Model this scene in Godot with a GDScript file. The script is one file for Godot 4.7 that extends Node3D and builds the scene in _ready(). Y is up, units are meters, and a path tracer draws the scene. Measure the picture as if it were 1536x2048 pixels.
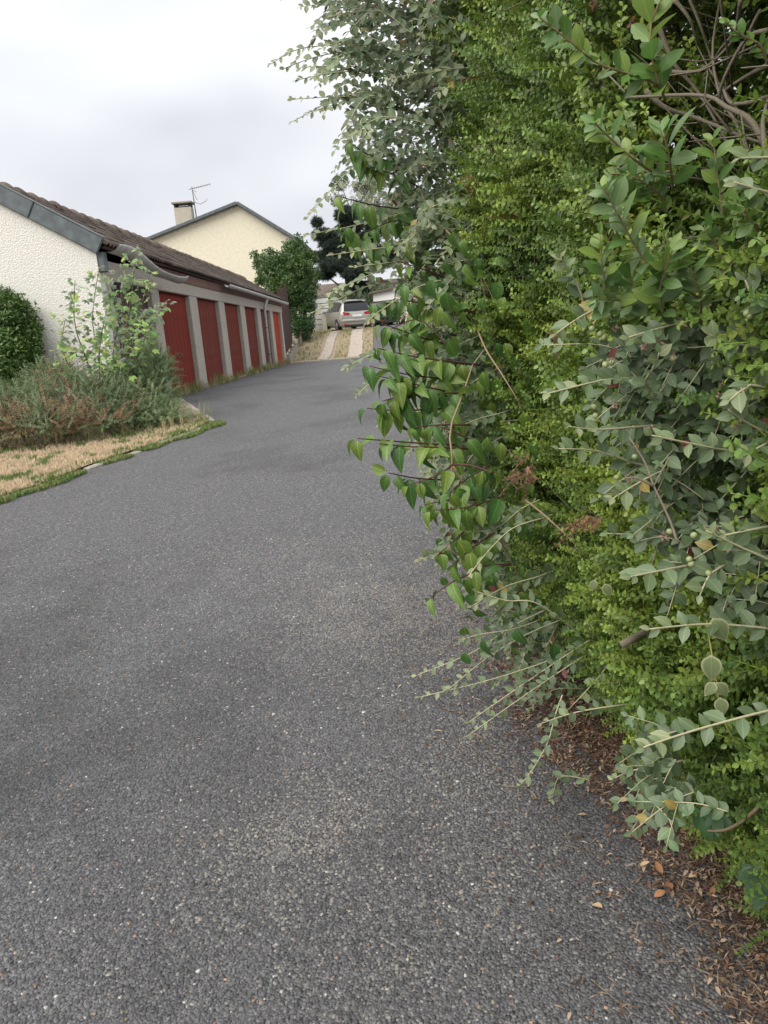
extends Node3D
# A garage court seen past an overgrown hedge, overcast summer day. Metres, y up, the court runs towards -z.

var rng := RandomNumberGenerator.new()
var M := {}
var wob := FastNoiseLite.new()

# ---------------------------------------------------------------- helpers
func lin(r: float, g: float, b: float) -> Color:
	return Color(r, g, b).linear_to_srgb()

func rnd(a: float, b: float) -> float:
	return rng.randf_range(a, b)

func rdir() -> Vector3:
	var v := Vector3(rng.randfn(), rng.randfn(), rng.randfn())
	return v.normalized() if v.length() > 0.01 else Vector3.UP

func mat(c: Color, rough := 0.85, back := 0.0, vcol := false) -> StandardMaterial3D:
	var m := StandardMaterial3D.new()
	m.albedo_color = c
	m.roughness = rough
	m.vertex_color_use_as_albedo = vcol
	if back > 0.0:
		m.backlight_enabled = true
		m.backlight = Color(back, back, back).linear_to_srgb()
	return m

func noise_tex(freq: float, lo: Color, hi: Color, size := 512, kind := FastNoiseLite.TYPE_SIMPLEX_SMOOTH, sd := 1, oct := 4, ret := FastNoiseLite.RETURN_DISTANCE) -> NoiseTexture2D:
	var n := FastNoiseLite.new()
	n.noise_type = kind
	n.frequency = freq
	n.seed = sd
	n.fractal_octaves = oct
	if kind == FastNoiseLite.TYPE_CELLULAR:
		n.fractal_type = FastNoiseLite.FRACTAL_NONE
		n.cellular_return_type = ret
	var t := NoiseTexture2D.new()
	t.width = size
	t.height = size
	t.seamless = true
	t.noise = n
	var g := Gradient.new()
	g.set_color(0, lo)
	g.set_color(1, hi)
	t.color_ramp = g
	return t

func grain(m: StandardMaterial3D, tex: Texture2D, scale: Vector3, bump: Texture2D = null, cm := 0.0) -> StandardMaterial3D:
	m.albedo_texture = tex
	m.uv1_triplanar = true
	m.uv1_world_triplanar = true
	m.uv1_scale = scale
	if bump:
		m.heightmap_enabled = true
		m.heightmap_texture = bump
		m.heightmap_scale = cm
	return m

func st_new() -> SurfaceTool:
	var st := SurfaceTool.new()
	st.begin(Mesh.PRIMITIVE_TRIANGLES)
	return st

func part(st: SurfaceTool, called: String, m: Material, parent: Node = self) -> MeshInstance3D:
	st.generate_normals()
	var o := MeshInstance3D.new()
	o.name = called
	o.mesh = st.commit()
	o.material_override = m
	parent.add_child(o, true)
	return o

func put(mesh: Mesh, called: String, m: Material, t: Transform3D, parent: Node = self) -> MeshInstance3D:
	var o := MeshInstance3D.new()
	o.name = called
	o.mesh = mesh
	o.material_override = m
	o.transform = t
	parent.add_child(o, true)
	return o

func thing(called: String, label: String, category: String, at := Vector3.ZERO, group := "") -> Node3D:
	var o := Node3D.new()
	o.name = called
	o.position = at
	add_child(o, true)
	tag(o, label, category, group)
	return o

func tag(o: Node, label: String, category: String, group := "") -> void:
	o.set_meta("label", label)
	o.set_meta("category", category)
	if group:
		o.set_meta("group", group)

func kind(o: Node, k: String, label := "", category := "") -> Node:
	o.set_meta("kind", k)
	if label:
		tag(o, label, category)
	return o

func scatter(called: String, mesh: Mesh, where: Array, tint: Array, m: Material, parent: Node = self) -> MultiMeshInstance3D:
	var mm := MultiMesh.new()
	mm.transform_format = MultiMesh.TRANSFORM_3D
	mm.use_colors = tint.size() > 0
	mm.mesh = mesh
	mm.instance_count = where.size()
	for i in where.size():
		mm.set_instance_transform(i, where[i])
		if tint.size():
			mm.set_instance_color(i, tint[i])
	var o := MultiMeshInstance3D.new()
	o.name = called
	o.multimesh = mm
	o.material_override = m
	o.set_meta("kind", "stuff")
	parent.add_child(o, true)
	return o

func quad(st: SurfaceTool, a: Vector3, b: Vector3, c: Vector3, d: Vector3) -> void:
	for p in [a, b, c, a, c, d]:
		st.add_vertex(p)

# a box with chamfered edges
func bbox(st: SurfaceTool, c: Vector3, s: Vector3, bev := 0.01, b := Basis.IDENTITY) -> void:
	st.set_smooth_group(-1)
	var h := s / 2.0
	bev = minf(bev, minf(h.x, minf(h.y, h.z)) * 0.6)
	for ax in 3:
		var u := (ax + 1) % 3
		var w := (ax + 2) % 3
		for sg in [-1.0, 1.0]:
			var q := []
			for k in [[-1, -1], [1, -1], [1, 1], [-1, 1]]:
				var p := Vector3.ZERO
				p[ax] = sg * h[ax]
				p[u] = k[0] * (h[u] - bev)
				p[w] = k[1] * (h[w] - bev)
				q.append(c + b * p)
			if sg > 0:
				quad(st, q[3], q[2], q[1], q[0])
			else:
				quad(st, q[0], q[1], q[2], q[3])
		for su in [-1.0, 1.0]:
			for sw in [-1.0, 1.0]:
				var q := []
				for e in [[-1, 0], [1, 0], [1, 1], [-1, 1]]:
					var p := Vector3.ZERO
					p[ax] = e[0] * (h[ax] - bev)
					p[u] = su * (h[u] - (bev if e[1] else 0.0))
					p[w] = sw * (h[w] - (0.0 if e[1] else bev))
					q.append(c + b * p)
				if su * sw > 0:
					quad(st, q[0], q[1], q[2], q[3])
				else:
					quad(st, q[3], q[2], q[1], q[0])
	for sx in [-1.0, 1.0]:
		for sy in [-1.0, 1.0]:
			for sz in [-1.0, 1.0]:
				var p1 := c + b * Vector3(sx * h.x, sy * (h.y - bev), sz * (h.z - bev))
				var p2 := c + b * Vector3(sx * (h.x - bev), sy * h.y, sz * (h.z - bev))
				var p3 := c + b * Vector3(sx * (h.x - bev), sy * (h.y - bev), sz * h.z)
				for p in ([p1, p3, p2] if sx * sy * sz > 0 else [p1, p2, p3]):
					st.add_vertex(p)

# box from corner to corner, y up, F = -z
func span(st: SurfaceTool, x0: float, x1: float, y0: float, y1: float, f0: float, f1: float, bev := 0.01) -> void:
	bbox(st, Vector3((x0 + x1) / 2, (y0 + y1) / 2, -(f0 + f1) / 2), Vector3(absf(x1 - x0), absf(y1 - y0), absf(f1 - f0)), bev)

func tube(st: SurfaceTool, pts: Array, r0: float, r1: float, sides := 5) -> void:
	st.set_smooth_group(0)
	var n := pts.size()
	var rings := []
	for i in n:
		var d: Vector3 = (pts[mini(i + 1, n - 1)] - pts[maxi(i - 1, 0)])
		d = d.normalized() if d.length() > 1e-6 else Vector3.UP
		var x := d.cross(Vector3(0.31, 0.2, 0.93)).normalized()
		var y := d.cross(x)
		var r := lerpf(r0, r1, float(i) / maxf(1, n - 1))
		var ring := []
		for k in sides:
			var a := TAU * k / sides
			ring.append(pts[i] + (x * cos(a) + y * sin(a)) * r)
		rings.append(ring)
	for i in n - 1:
		for k in sides:
			var j := (k + 1) % sides
			quad(st, rings[i][k], rings[i][j], rings[i + 1][j], rings[i + 1][k])
	for k in range(1, sides - 1):
		for p in [rings[n - 1][0], rings[n - 1][k], rings[n - 1][k + 1]]:
			st.add_vertex(p)
		for p in [rings[0][0], rings[0][k + 1], rings[0][k]]:
			st.add_vertex(p)

# a smooth curve through the given points
func curve(pts: Array, n: int) -> Array:
	var out := []
	var k := pts.size() - 1
	for i in n + 1:
		var t := float(i) / n * k
		var j := mini(int(t), k - 1)
		var u := t - j
		var a: Vector3 = pts[maxi(j - 1, 0)]
		var b: Vector3 = pts[j]
		var c: Vector3 = pts[j + 1]
		var d: Vector3 = pts[mini(j + 2, k)]
		out.append(b.cubic_interpolate(c, a, d, u))
	return out

func frame(dir: Vector3, nrm: Vector3) -> Basis:
	var y := dir.normalized()
	var x := y.cross(nrm)
	x = x.normalized() if x.length() > 1e-4 else y.cross(Vector3(0.3, 0.5, 0.8)).normalized()
	return Basis(x, y, x.cross(y))

# a leaf along +y, its face towards +z; outline given by how far along it is widest
func add_leaf(st: SurfaceTool, t: Transform3D, l: float, w: float, seg := 4, fold := 0.3, curl := 0.2, widest := 0.45, tip := 1.0, bite := 0.0) -> void:
	st.set_smooth_group(0)
	var rows := []
	for i in seg + 1:
		var s := float(i) / seg
		var p := log(0.5) / log(widest)
		var half := w / 2 * pow(maxf(0.0, sin(PI * pow(s, p))), tip)
		if i == 0:
			half = w * 0.03
		var lf := half * (1.0 - (bite * rng.randf() if rng.randf() < 0.5 else 0.0))
		var rf := half * (1.0 - (bite * rng.randf() if rng.randf() < 0.5 else 0.0))
		var z := -curl * l * s * s
		var y := l * (s - 0.15 * curl * s * s)
		rows.append([t * Vector3(-lf, y, z + fold * lf), t * Vector3(0, y, z), t * Vector3(rf, y, z + fold * rf), s, lf / w, rf / w])
	for i in seg:
		var a: Array = rows[i]
		var b: Array = rows[i + 1]
		for q in [[a, 0], [b, 0], [b, 1], [a, 0], [b, 1], [a, 1], [a, 1], [b, 1], [b, 2], [a, 1], [b, 2], [a, 2]]:
			var r: Array = q[0]
			st.set_uv(Vector2(0.5 + [-r[4], 0.0, r[5]][q[1]], r[3]))
			st.add_vertex(r[q[1]])

func leaf_mesh(l: float, w: float, seg := 4, fold := 0.3, curl := 0.2, widest := 0.45, tip := 1.0, bite := 0.0) -> ArrayMesh:
	var st := st_new()
	add_leaf(st, Transform3D.IDENTITY, l, w, seg, fold, curl, widest, tip, bite)
	st.generate_normals()
	return st.commit()

func blob_mesh(sd: int) -> ArrayMesh:
	var r := RandomNumberGenerator.new()
	r.seed = sd
	var st := st_new()
	st.set_smooth_group(0)
	var rings := [[Vector3(0, 1, 0)]]
	for lat in [0.62, 0.0, -0.6]:
		var ring := []
		for k in 6:
			var a: float = TAU * (k + r.randf_range(-0.25, 0.25)) / 6
			var q: float = sqrt(1 - lat * lat) * r.randf_range(0.78, 1.12)
			ring.append(Vector3(cos(a) * q, lat * r.randf_range(0.85, 1.1), sin(a) * q))
		rings.append(ring)
	for k in 6:
		var j := (k + 1) % 6
		for p in [rings[0][0], rings[1][j], rings[1][k]]:
			st.add_vertex(p)
		quad(st, rings[1][k], rings[1][j], rings[2][j], rings[2][k])
		quad(st, rings[2][k], rings[2][j], rings[3][j], rings[3][k])
	st.generate_normals()
	return st.commit()

# ---------------------------------------------------------------- the lie of the land
func hgt(f: float) -> float:
	var y := 0.057 * f
	if f >= 0:
		y = 0.61 * (1.0 - pow(1.0 - minf(1.0, f / 15.0), 1.4))
	return y + 1.05 * smoothstep(32.5, 39.5, f) + 0.03 * clampf(f - 38.0, 0.0, 60.0)

const KERB := [[0.5, -10.0], [2.5, -6.2], [4.5, -4.45], [6.57, -3.5], [7.06, -3.26], [7.89, -3.087], [8.71, -2.81], [9.37, -2.57], [9.95, -2.42], [10.28, -2.395], [10.7, -2.47], [11.13, -2.65], [11.9, -2.95], [12.67, -3.243], [13.6, -3.6], [14.64, -3.96], [15.2, -4.28]]

func kerb_x(f: float) -> float:
	if f <= KERB[0][0]:
		return KERB[0][1]
	for i in KERB.size() - 1:
		if f <= KERB[i + 1][0]:
			return lerpf(KERB[i][1], KERB[i + 1][1], (f - KERB[i][0]) / (KERB[i + 1][0] - KERB[i][0]))
	return -4.28

func road_left(f: float) -> float:
	if f < 15.2:
		return kerb_x(f)
	if f < 32.4:
		return -4.28
	return -0.75

func sheet(rows: Array, left: Callable, right: Callable, nx: int, lift: float, tint: Callable) -> SurfaceTool:
	var st := st_new()
	st.set_smooth_group(0)
	var g := []
	for f in rows:
		var row := []
		var a: float = left.call(f)
		var b: float = right.call(f)
		for i in nx + 1:
			var x := lerpf(a, b, float(i) / nx)
			row.append(Vector3(x, hgt(f) + lift, -f))
		g.append(row)
	for j in g.size() - 1:
		for i in nx:
			for p in [g[j][i], g[j + 1][i], g[j + 1][i + 1], g[j][i], g[j + 1][i + 1], g[j][i + 1]]:
				st.set_color(tint.call(p.x, -p.z))
				st.set_uv(Vector2(p.x, p.z))
				st.add_vertex(p)
	return st

func white(_x: float, _f: float) -> Color:
	return Color.WHITE

# pale grit trodden between the stones: where it lies on the court, how wide, how strong
const GRIT := [[-0.42, 1.86, 0.20, 0.9], [-0.28, 2.05, 0.2, 0.6], [0.2, 2.3, 0.22, 0.75], [0.05, 3.5, 0.5, 0.8], [-0.1, 1.45, 0.25, 0.35], [-0.4, 4.7, 0.8, 0.55], [0.30, 3.2, 0.3, 0.7], [-0.3, 3.55, 0.4, 0.5], [-1.2, 5.6, 0.9, 0.4], [0.1, 5.0, 0.5, 0.5], [0.1, 1.8, 0.25, 0.3], [0.55, 1.45, 0.18, 0.45]]

func grit(x: float, f: float) -> float:
	var s := 0.0
	for g in GRIT:
		var d: float = Vector2(x - g[0], (f - g[1]) * 0.75).length() / float(g[2])
		s += g[3] * exp(-d * d * 1.6)
	s *= 0.6 + 0.9 * (wob.get_noise_2d(x * 420, f * 420) + 0.35)
	return clampf(s, 0.0, 1.0)

# older and newer tarmac, oil and tyre wear: broad uneven patches
func wear(x: float, f: float) -> float:
	return 1.0 + 0.55 * wob.get_noise_2d(x * 62, f * 44 + 900) + 0.22 * wob.get_noise_2d(x * 300, f * 230)

func road_tint(x: float, f: float) -> Color:
	var n := wear(x, f)
	var g := grit(x, f)
	return Color(n, n, n * 1.0).lerp(Color(3.9, 3.5, 3.2), 0.8 * g)

func _ready() -> void:
	rng.seed = 4711
	wob.seed = 5
	wob.frequency = 0.01
	wob.fractal_octaves = 3
	setting_light()
	materials()
	land()
	garages()
	far_house()
	driveway()
	cars()
	far_trees()
	lawn_plants()
	print("near shrubs ", Time.get_ticks_msec())
	hedge()
	cotoneaster()
	dogwood()
	privet()
	hedge_foot()
	print("done ", Time.get_ticks_msec())

# ---------------------------------------------------------------- camera, sky, sun
func setting_light() -> void:
	var cam := Camera3D.new()
	cam.name = "camera"
	cam.fov = 67.31
	cam.near = 0.05
	cam.far = 900.0
	cam.position = Vector3(0, 1.5, 0)
	cam.rotation = Vector3(-0.2276, 0.0230, -0.0820)
	add_child(cam)
	cam.current = true

	var n := FastNoiseLite.new()
	n.seed = 21
	n.frequency = 1.35
	n.fractal_octaves = 5
	n.fractal_gain = 0.56
	var im := Image.create(512, 256, false, Image.FORMAT_RGBF)
	for y in 256:
		var el := (0.5 - (y + 0.5) / 256.0) * PI
		for x in 512:
			var az := (x + 0.5) / 512.0 * TAU
			var d := Vector3(sin(az) * cos(el), sin(el), -cos(az) * cos(el))
			var c := n.get_noise_3d(d.x * 1.0, d.y * 2.6, d.z * 1.0)
			var b := (0.315 + 0.30 * pow(maxf(0.0, sin(el)), 1.6)) * (1.0 + 0.40 * c)
			var blue := 1.045 - 0.07 * c
			im.set_pixel(x, y, Color(b * 0.972, b * 0.994, b * blue) if el > 0.0 else Color(0.2, 0.2, 0.195))
	var pano := PanoramaSkyMaterial.new()
	pano.panorama = ImageTexture.create_from_image(im)
	var sky := Sky.new()
	sky.sky_material = pano
	var env := Environment.new()
	env.background_mode = Environment.BG_SKY
	env.sky = sky
	env.tonemap_mode = Environment.TONE_MAPPER_LINEAR
	env.tonemap_exposure = 2.75
	env.sdfgi_enabled = true
	env.ssao_enabled = true
	env.ssil_enabled = true
	var we := WorldEnvironment.new()
	we.name = "sky"
	we.environment = env
	add_child(we)

	var sun := DirectionalLight3D.new()
	sun.name = "sun"
	sun.light_energy = 0.5
	sun.light_angular_distance = 60.0
	sun.light_color = Color(1.0, 0.965, 0.91)
	sun.shadow_enabled = true
	add_child(sun)
	sun.look_at_from_position(Vector3(-5.0, 10, 6.5), Vector3.ZERO)

# ---------------------------------------------------------------- materials
func vein_tex(dark: float, side: int) -> ImageTexture:
	var im := Image.create(64, 128, false, Image.FORMAT_RGBA8)
	for y in 128:
		for x in 64:
			var u := absf(x - 31.5) / 32.0
			var v := y / 127.0
			var c := 1.0
			if u < 0.05:
				c = 1.0 + dark
			else:
				var s := fposmod((v - u * 0.55 + u * u * 0.2) * side, 1.0)
				c = 1.0 - dark * 0.55 * exp(-pow((s - 0.5) / 0.16, 2.0)) + dark * 0.25 * exp(-pow((s - 0.62) / 0.1, 2.0))
			c = clampf(c * 0.8, 0.0, 1.0)
			im.set_pixel(x, y, Color(c, c, c))
	return ImageTexture.create_from_image(im)

func materials() -> void:
	var fine := noise_tex(0.05, Color(0.62, 0.62, 0.62), Color(1, 1, 1), 512, FastNoiseLite.TYPE_SIMPLEX_SMOOTH, 3, 5)
	var bumpy := noise_tex(0.045, Color(0, 0, 0), Color(1, 1, 1), 512, FastNoiseLite.TYPE_SIMPLEX_SMOOTH, 8, 4)
	var blot := noise_tex(0.012, Color(0.72, 0.72, 0.72), Color(1, 1, 1), 512, FastNoiseLite.TYPE_SIMPLEX_SMOOTH, 12, 5)
	var pebble := noise_tex(0.11, Color(0.66, 0.66, 0.66), Color(1, 1, 1), 512, FastNoiseLite.TYPE_CELLULAR, 4, 1, FastNoiseLite.RETURN_CELL_VALUE)
	var pebble_h := noise_tex(0.11, Color(1, 1, 1), Color(0, 0, 0), 512, FastNoiseLite.TYPE_CELLULAR, 4, 1, FastNoiseLite.RETURN_DISTANCE)
	M.fine = fine
	M.bumpy = bumpy
	# tarmac: rolled chippings, greys with a few pale and tan ones
	var chips := noise_tex(0.125, Color(0.36, 0.36, 0.38), Color(1, 1, 1), 1024, FastNoiseLite.TYPE_CELLULAR, 9, 1, FastNoiseLite.RETURN_CELL_VALUE)
	var g := Gradient.new()
	g.offsets = PackedFloat32Array([0.0, 0.4, 0.75, 0.93, 0.975, 0.988, 1.0])
	g.colors = PackedColorArray([lin(0.035, 0.036, 0.039), lin(0.075, 0.075, 0.08), lin(0.12, 0.12, 0.125), lin(0.16, 0.159, 0.162), lin(0.20, 0.196, 0.19), lin(0.32, 0.30, 0.27), lin(0.5, 0.48, 0.45)])
	chips.color_ramp = g
	var chips_h := noise_tex(0.125, Color(1, 1, 1), Color(0, 0, 0), 1024, FastNoiseLite.TYPE_CELLULAR, 9, 1, FastNoiseLite.RETURN_DISTANCE)
	M.road = mat(lin(0.86, 0.86, 0.86), 0.75, 0.0, true)
	M.road.albedo_texture = chips
	M.road.uv1_scale = Vector3(1.05, 1.05, 1)
	M.road.heightmap_enabled = true
	M.road.heightmap_texture = chips_h
	M.road.heightmap_scale = 0.6
	M.stone = mat(lin(0.86, 0.86, 0.86), 0.7, 0.0, true)
	M.ground = grain(mat(lin(0.30, 0.25, 0.16), 0.95), blot, Vector3.ONE * 0.35, bumpy, 2.0)
	M.lawn = grain(mat(lin(0.50, 0.41, 0.28), 0.95), fine, Vector3.ONE * 1.6, bumpy, 2.5)
	M.soil = grain(mat(lin(0.13, 0.085, 0.06), 0.95), fine, Vector3.ONE * 4.0, bumpy, 1.0)
	M.concrete = grain(mat(lin(0.42, 0.39, 0.33), 0.9), fine, Vector3.ONE * 1.3, bumpy, 0.5)
	M.slab = grain(mat(lin(0.52, 0.45, 0.38), 0.9), fine, Vector3.ONE * 0.9, bumpy, 0.8)
	M.dash = grain(mat(lin(0.72, 0.665, 0.57), 0.95), pebble, Vector3.ONE * 1.9, pebble_h, 1.2)
	var rough := noise_tex(0.03, Color(0, 0, 0), Color(1, 1, 1), 512, FastNoiseLite.TYPE_SIMPLEX_SMOOTH, 31, 3)
	M.render = grain(mat(lin(0.72, 0.715, 0.675), 0.95), noise_tex(0.02, Color(0.9, 0.9, 0.9), Color(1, 1, 1), 512, FastNoiseLite.TYPE_SIMPLEX_SMOOTH, 14, 5), Vector3(1.9, 1.9, 1.9), rough, 0.8)
	M.cream = grain(mat(lin(0.70, 0.665, 0.545), 0.95), noise_tex(0.02, Color(0.93, 0.93, 0.93), Color(1, 1, 1), 512, FastNoiseLite.TYPE_SIMPLEX_SMOOTH, 15, 5), Vector3.ONE * 0.5)
	M.zinc = grain(mat(lin(0.115, 0.14, 0.155), 0.5), blot, Vector3.ONE * 0.8)
	M.tiles = []
	for c in [[0.15, 0.115, 0.09], [0.19, 0.15, 0.12], [0.12, 0.095, 0.08], [0.22, 0.18, 0.145]]:
		M.tiles.append(grain(mat(lin(c[0], c[1], c[2]), 0.95), fine, Vector3.ONE * 2.2, bumpy, 1.0))
	M.reds = []
	var streak := noise_tex(0.03, Color(0.55, 0.5, 0.5), Color(1, 1, 1), 512, FastNoiseLite.TYPE_SIMPLEX_SMOOTH, 17, 5)
	for c in [[0.29, 0.038, 0.020], [0.25, 0.046, 0.030], [0.26, 0.045, 0.023], [0.24, 0.04, 0.022], [0.20, 0.062, 0.04], [0.58, 0.075, 0.022]]:
		M.reds.append(grain(mat(lin(c[0], c[1], c[2]), 0.8), streak, Vector3(4.0, 0.22, 4.0)))
		M.reds.back().metallic_specular = 0.3
	M.rib = grain(mat(lin(0.13, 0.075, 0.06), 0.6), streak, Vector3(3.0, 0.3, 3.0))
	M.planks = []
	for c in [[0.17, 0.06, 0.04], [0.25, 0.125, 0.085], [0.20, 0.075, 0.05], [0.15, 0.05, 0.035]]:
		M.planks.append(grain(mat(lin(c[0], c[1], c[2]), 0.7), streak, Vector3(3, 3, 0.3)))
	M.boards = []
	for c in [[0.075, 0.03, 0.022], [0.09, 0.036, 0.026], [0.065, 0.028, 0.022]]:
		M.boards.append(grain(mat(lin(c[0], c[1], c[2]), 0.8), streak, Vector3(5, 0.4, 5)))
	M.gutter = grain(mat(lin(0.62, 0.62, 0.60), 0.5), blot, Vector3.ONE * 0.9)
	M.dark = mat(lin(0.02, 0.02, 0.02), 0.8)
	M.iron = mat(lin(0.10, 0.085, 0.075), 0.5)
	M.white = mat(lin(0.78, 0.78, 0.76), 0.6)
	# plants
	M.bark = grain(mat(lin(0.17, 0.13, 0.10), 0.95), fine, Vector3.ONE * 14.0, bumpy, 0.2)
	M.grey_bark = grain(mat(lin(0.29, 0.25, 0.185), 0.95), fine, Vector3.ONE * 20.0, bumpy, 0.15)
	M.tan_stem = mat(lin(0.27, 0.195, 0.12), 0.85)
	M.red_stem = mat(lin(0.075, 0.028, 0.028), 0.6)
	M.pale_stem = mat(lin(0.40, 0.38, 0.25), 0.85)
	M.leaf = mat(Color.WHITE, 0.34, 0.5, true)
	M.dull = mat(Color.WHITE, 0.7, 0.35, true)
	M.coto = mat(Color.WHITE, 0.48, 0.45, true)
	M.coto.albedo_texture = vein_tex(0.16, 7)
	M.corn = mat(Color.WHITE, 0.45, 0.75, true)
	M.corn.albedo_texture = vein_tex(0.22, 5)
	M.liga = mat(Color.WHITE, 0.4, 0.7, true)
	M.liga.albedo_texture = vein_tex(0.10, 8)
	M.dry = mat(Color.WHITE, 0.9, 0.2, true)

func tinted(base: StandardMaterial3D, c: Color) -> StandardMaterial3D:
	var m: StandardMaterial3D = base.duplicate()
	m.vertex_color_use_as_albedo = false
	m.albedo_color = c.linear_to_srgb()
	return m

# ---------------------------------------------------------------- ground, road, lawn
func land() -> void:
	var rows := []
	var f := -60.0
	while f < 420.0:
		rows.append(f)
		f += 2.0 if f < 70 else 25.0
	var g := part(sheet(rows, func(_f): return -260.0, func(_f): return 260.0, 40, -0.06, white), "ground", M.ground)
	kind(g, "structure")

	rows = []
	f = -5.0
	while f < 84.0:
		rows.append(f)
		f += 0.045 if f > 0.9 and f < 7.5 else (0.25 if f < 15 else 0.5)
		if f > 32.0 and f < 33.0:
			f = 33.0 if rows.back() >= 32.4 else 32.4
	rows.insert(rows.find(32.4) + 1, 32.402)
	var r := part(sheet(rows, road_left, func(ff): return 1.5 if ff < 5.0 else (minf(6.0, 1.5 + (ff - 5.0)) if ff < 33 else 2.6), 90, 0.0, road_tint), "road", M.road)
	kind(r, "structure", "dark grey tarmac court of rolled chippings between hedge and garages", "road")

	# loose and proud chippings of the tarmac close to the hedge
	var where := []
	var tint := []
	var step := 0.0083
	f = 1.15
	while f < 5.0:
		var x := -0.66 * f - 0.12
		var end := minf(0.62 * f, 1.0)
		while x < end:
			if f < 4.0 or rng.randf() > (f - 4.0):
				var s := rnd(0.0025, 0.0053)
				if rng.randf() < 0.06:
					s *= 1.35
				var px := x + rnd(-0.0045, 0.0045)
				var pf := f + rnd(-0.0045, 0.0045)
				var b := Basis.from_euler(Vector3(rnd(-0.35, 0.35), rnd(0, TAU), rnd(-0.35, 0.35))) * Basis.from_scale(Vector3(s * rnd(1.0, 1.5), s * rnd(0.45, 0.75), s))
				where.append(Transform3D(b, Vector3(px, hgt(pf) + rnd(-0.0015, 0.0004), -pf)))
				var v := rnd(0.045, 0.12)
				var k := rng.randf()
				var c := Color(v * 0.97, v * 0.99, v * 1.08)
				if k > 0.9955:
					c = Color(0.42, 0.41, 0.38) * rnd(0.7, 1.2)
				elif k > 0.986:
					c = Color(0.28, 0.19, 0.13) * rnd(0.6, 1.2)
				elif k > 0.93:
					c = Color(0.15, 0.15, 0.155) * rnd(0.8, 1.2)
				c *= wear(px, pf)
				var gg := grit(px, pf)
				if rng.randf() < gg * 0.75:
					c = c.lerp(Color(0.27, 0.25, 0.22), rnd(0.2, 0.85))
					where.back().origin.y -= 0.0012
				tint.append(c)
			x += step * rnd(0.85, 1.15)
		f += step
	var s := scatter("road_chippings", blob_mesh(3), where, tint, M.stone)
	kind(s, "stuff", "small rounded grey chippings bedded in the tarmac", "gravel")

	# the lawn corner in front of the garages
	rows = []
	f = 0.6
	while f < 15.2:
		rows.append(f)
		f += 0.2
	var l := part(sheet(rows, func(_f): return -24.0, func(ff): return kerb_x(ff) - 0.1, 40, 0.03, white), "lawn", M.lawn)
	kind(l, "structure", "dry straw-coloured lawn corner beside the tarmac", "lawn")
	var k := Node3D.new()
	k.name = "kerb"
	add_child(k)
	kind(k, "structure", "worn low concrete kerb edging the dry lawn", "kerb")
	f = 4.0
	while f < 14.6:
		var e := f + (0.62 if f < 9.3 else 0.34)
		var a := Vector3(kerb_x(f) - 0.05, hgt(f), -f)
		var b := Vector3(kerb_x(e) - 0.05, hgt(e), -e)
		var st := st_new()
		var z := (b - a).normalized()
		var bs := Basis(Vector3.UP.cross(z).normalized(), z.cross(Vector3.UP.cross(z).normalized()), z)
		bbox(st, Vector3.ZERO, Vector3(0.085, 0.16, a.distance_to(b) - 0.012), 0.012)
		st.generate_normals()
		put(st.commit(), "kerb_stone", M.concrete, Transform3D(bs, (a + b) / 2 + Vector3(0, -0.058 + rnd(-0.014, 0.01), 0)), k)
		f = e

# ---------------------------------------------------------------- the row of garages
const GX := -4.3
const GY := 0.61
const STARTS := [12.62, 15.26, 18.28, 21.32, 24.33, 27.32, 30.22]
const ENDS := [14.8, 17.62, 20.63, 23.6, 26.63, 29.6, 32.42]

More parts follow.
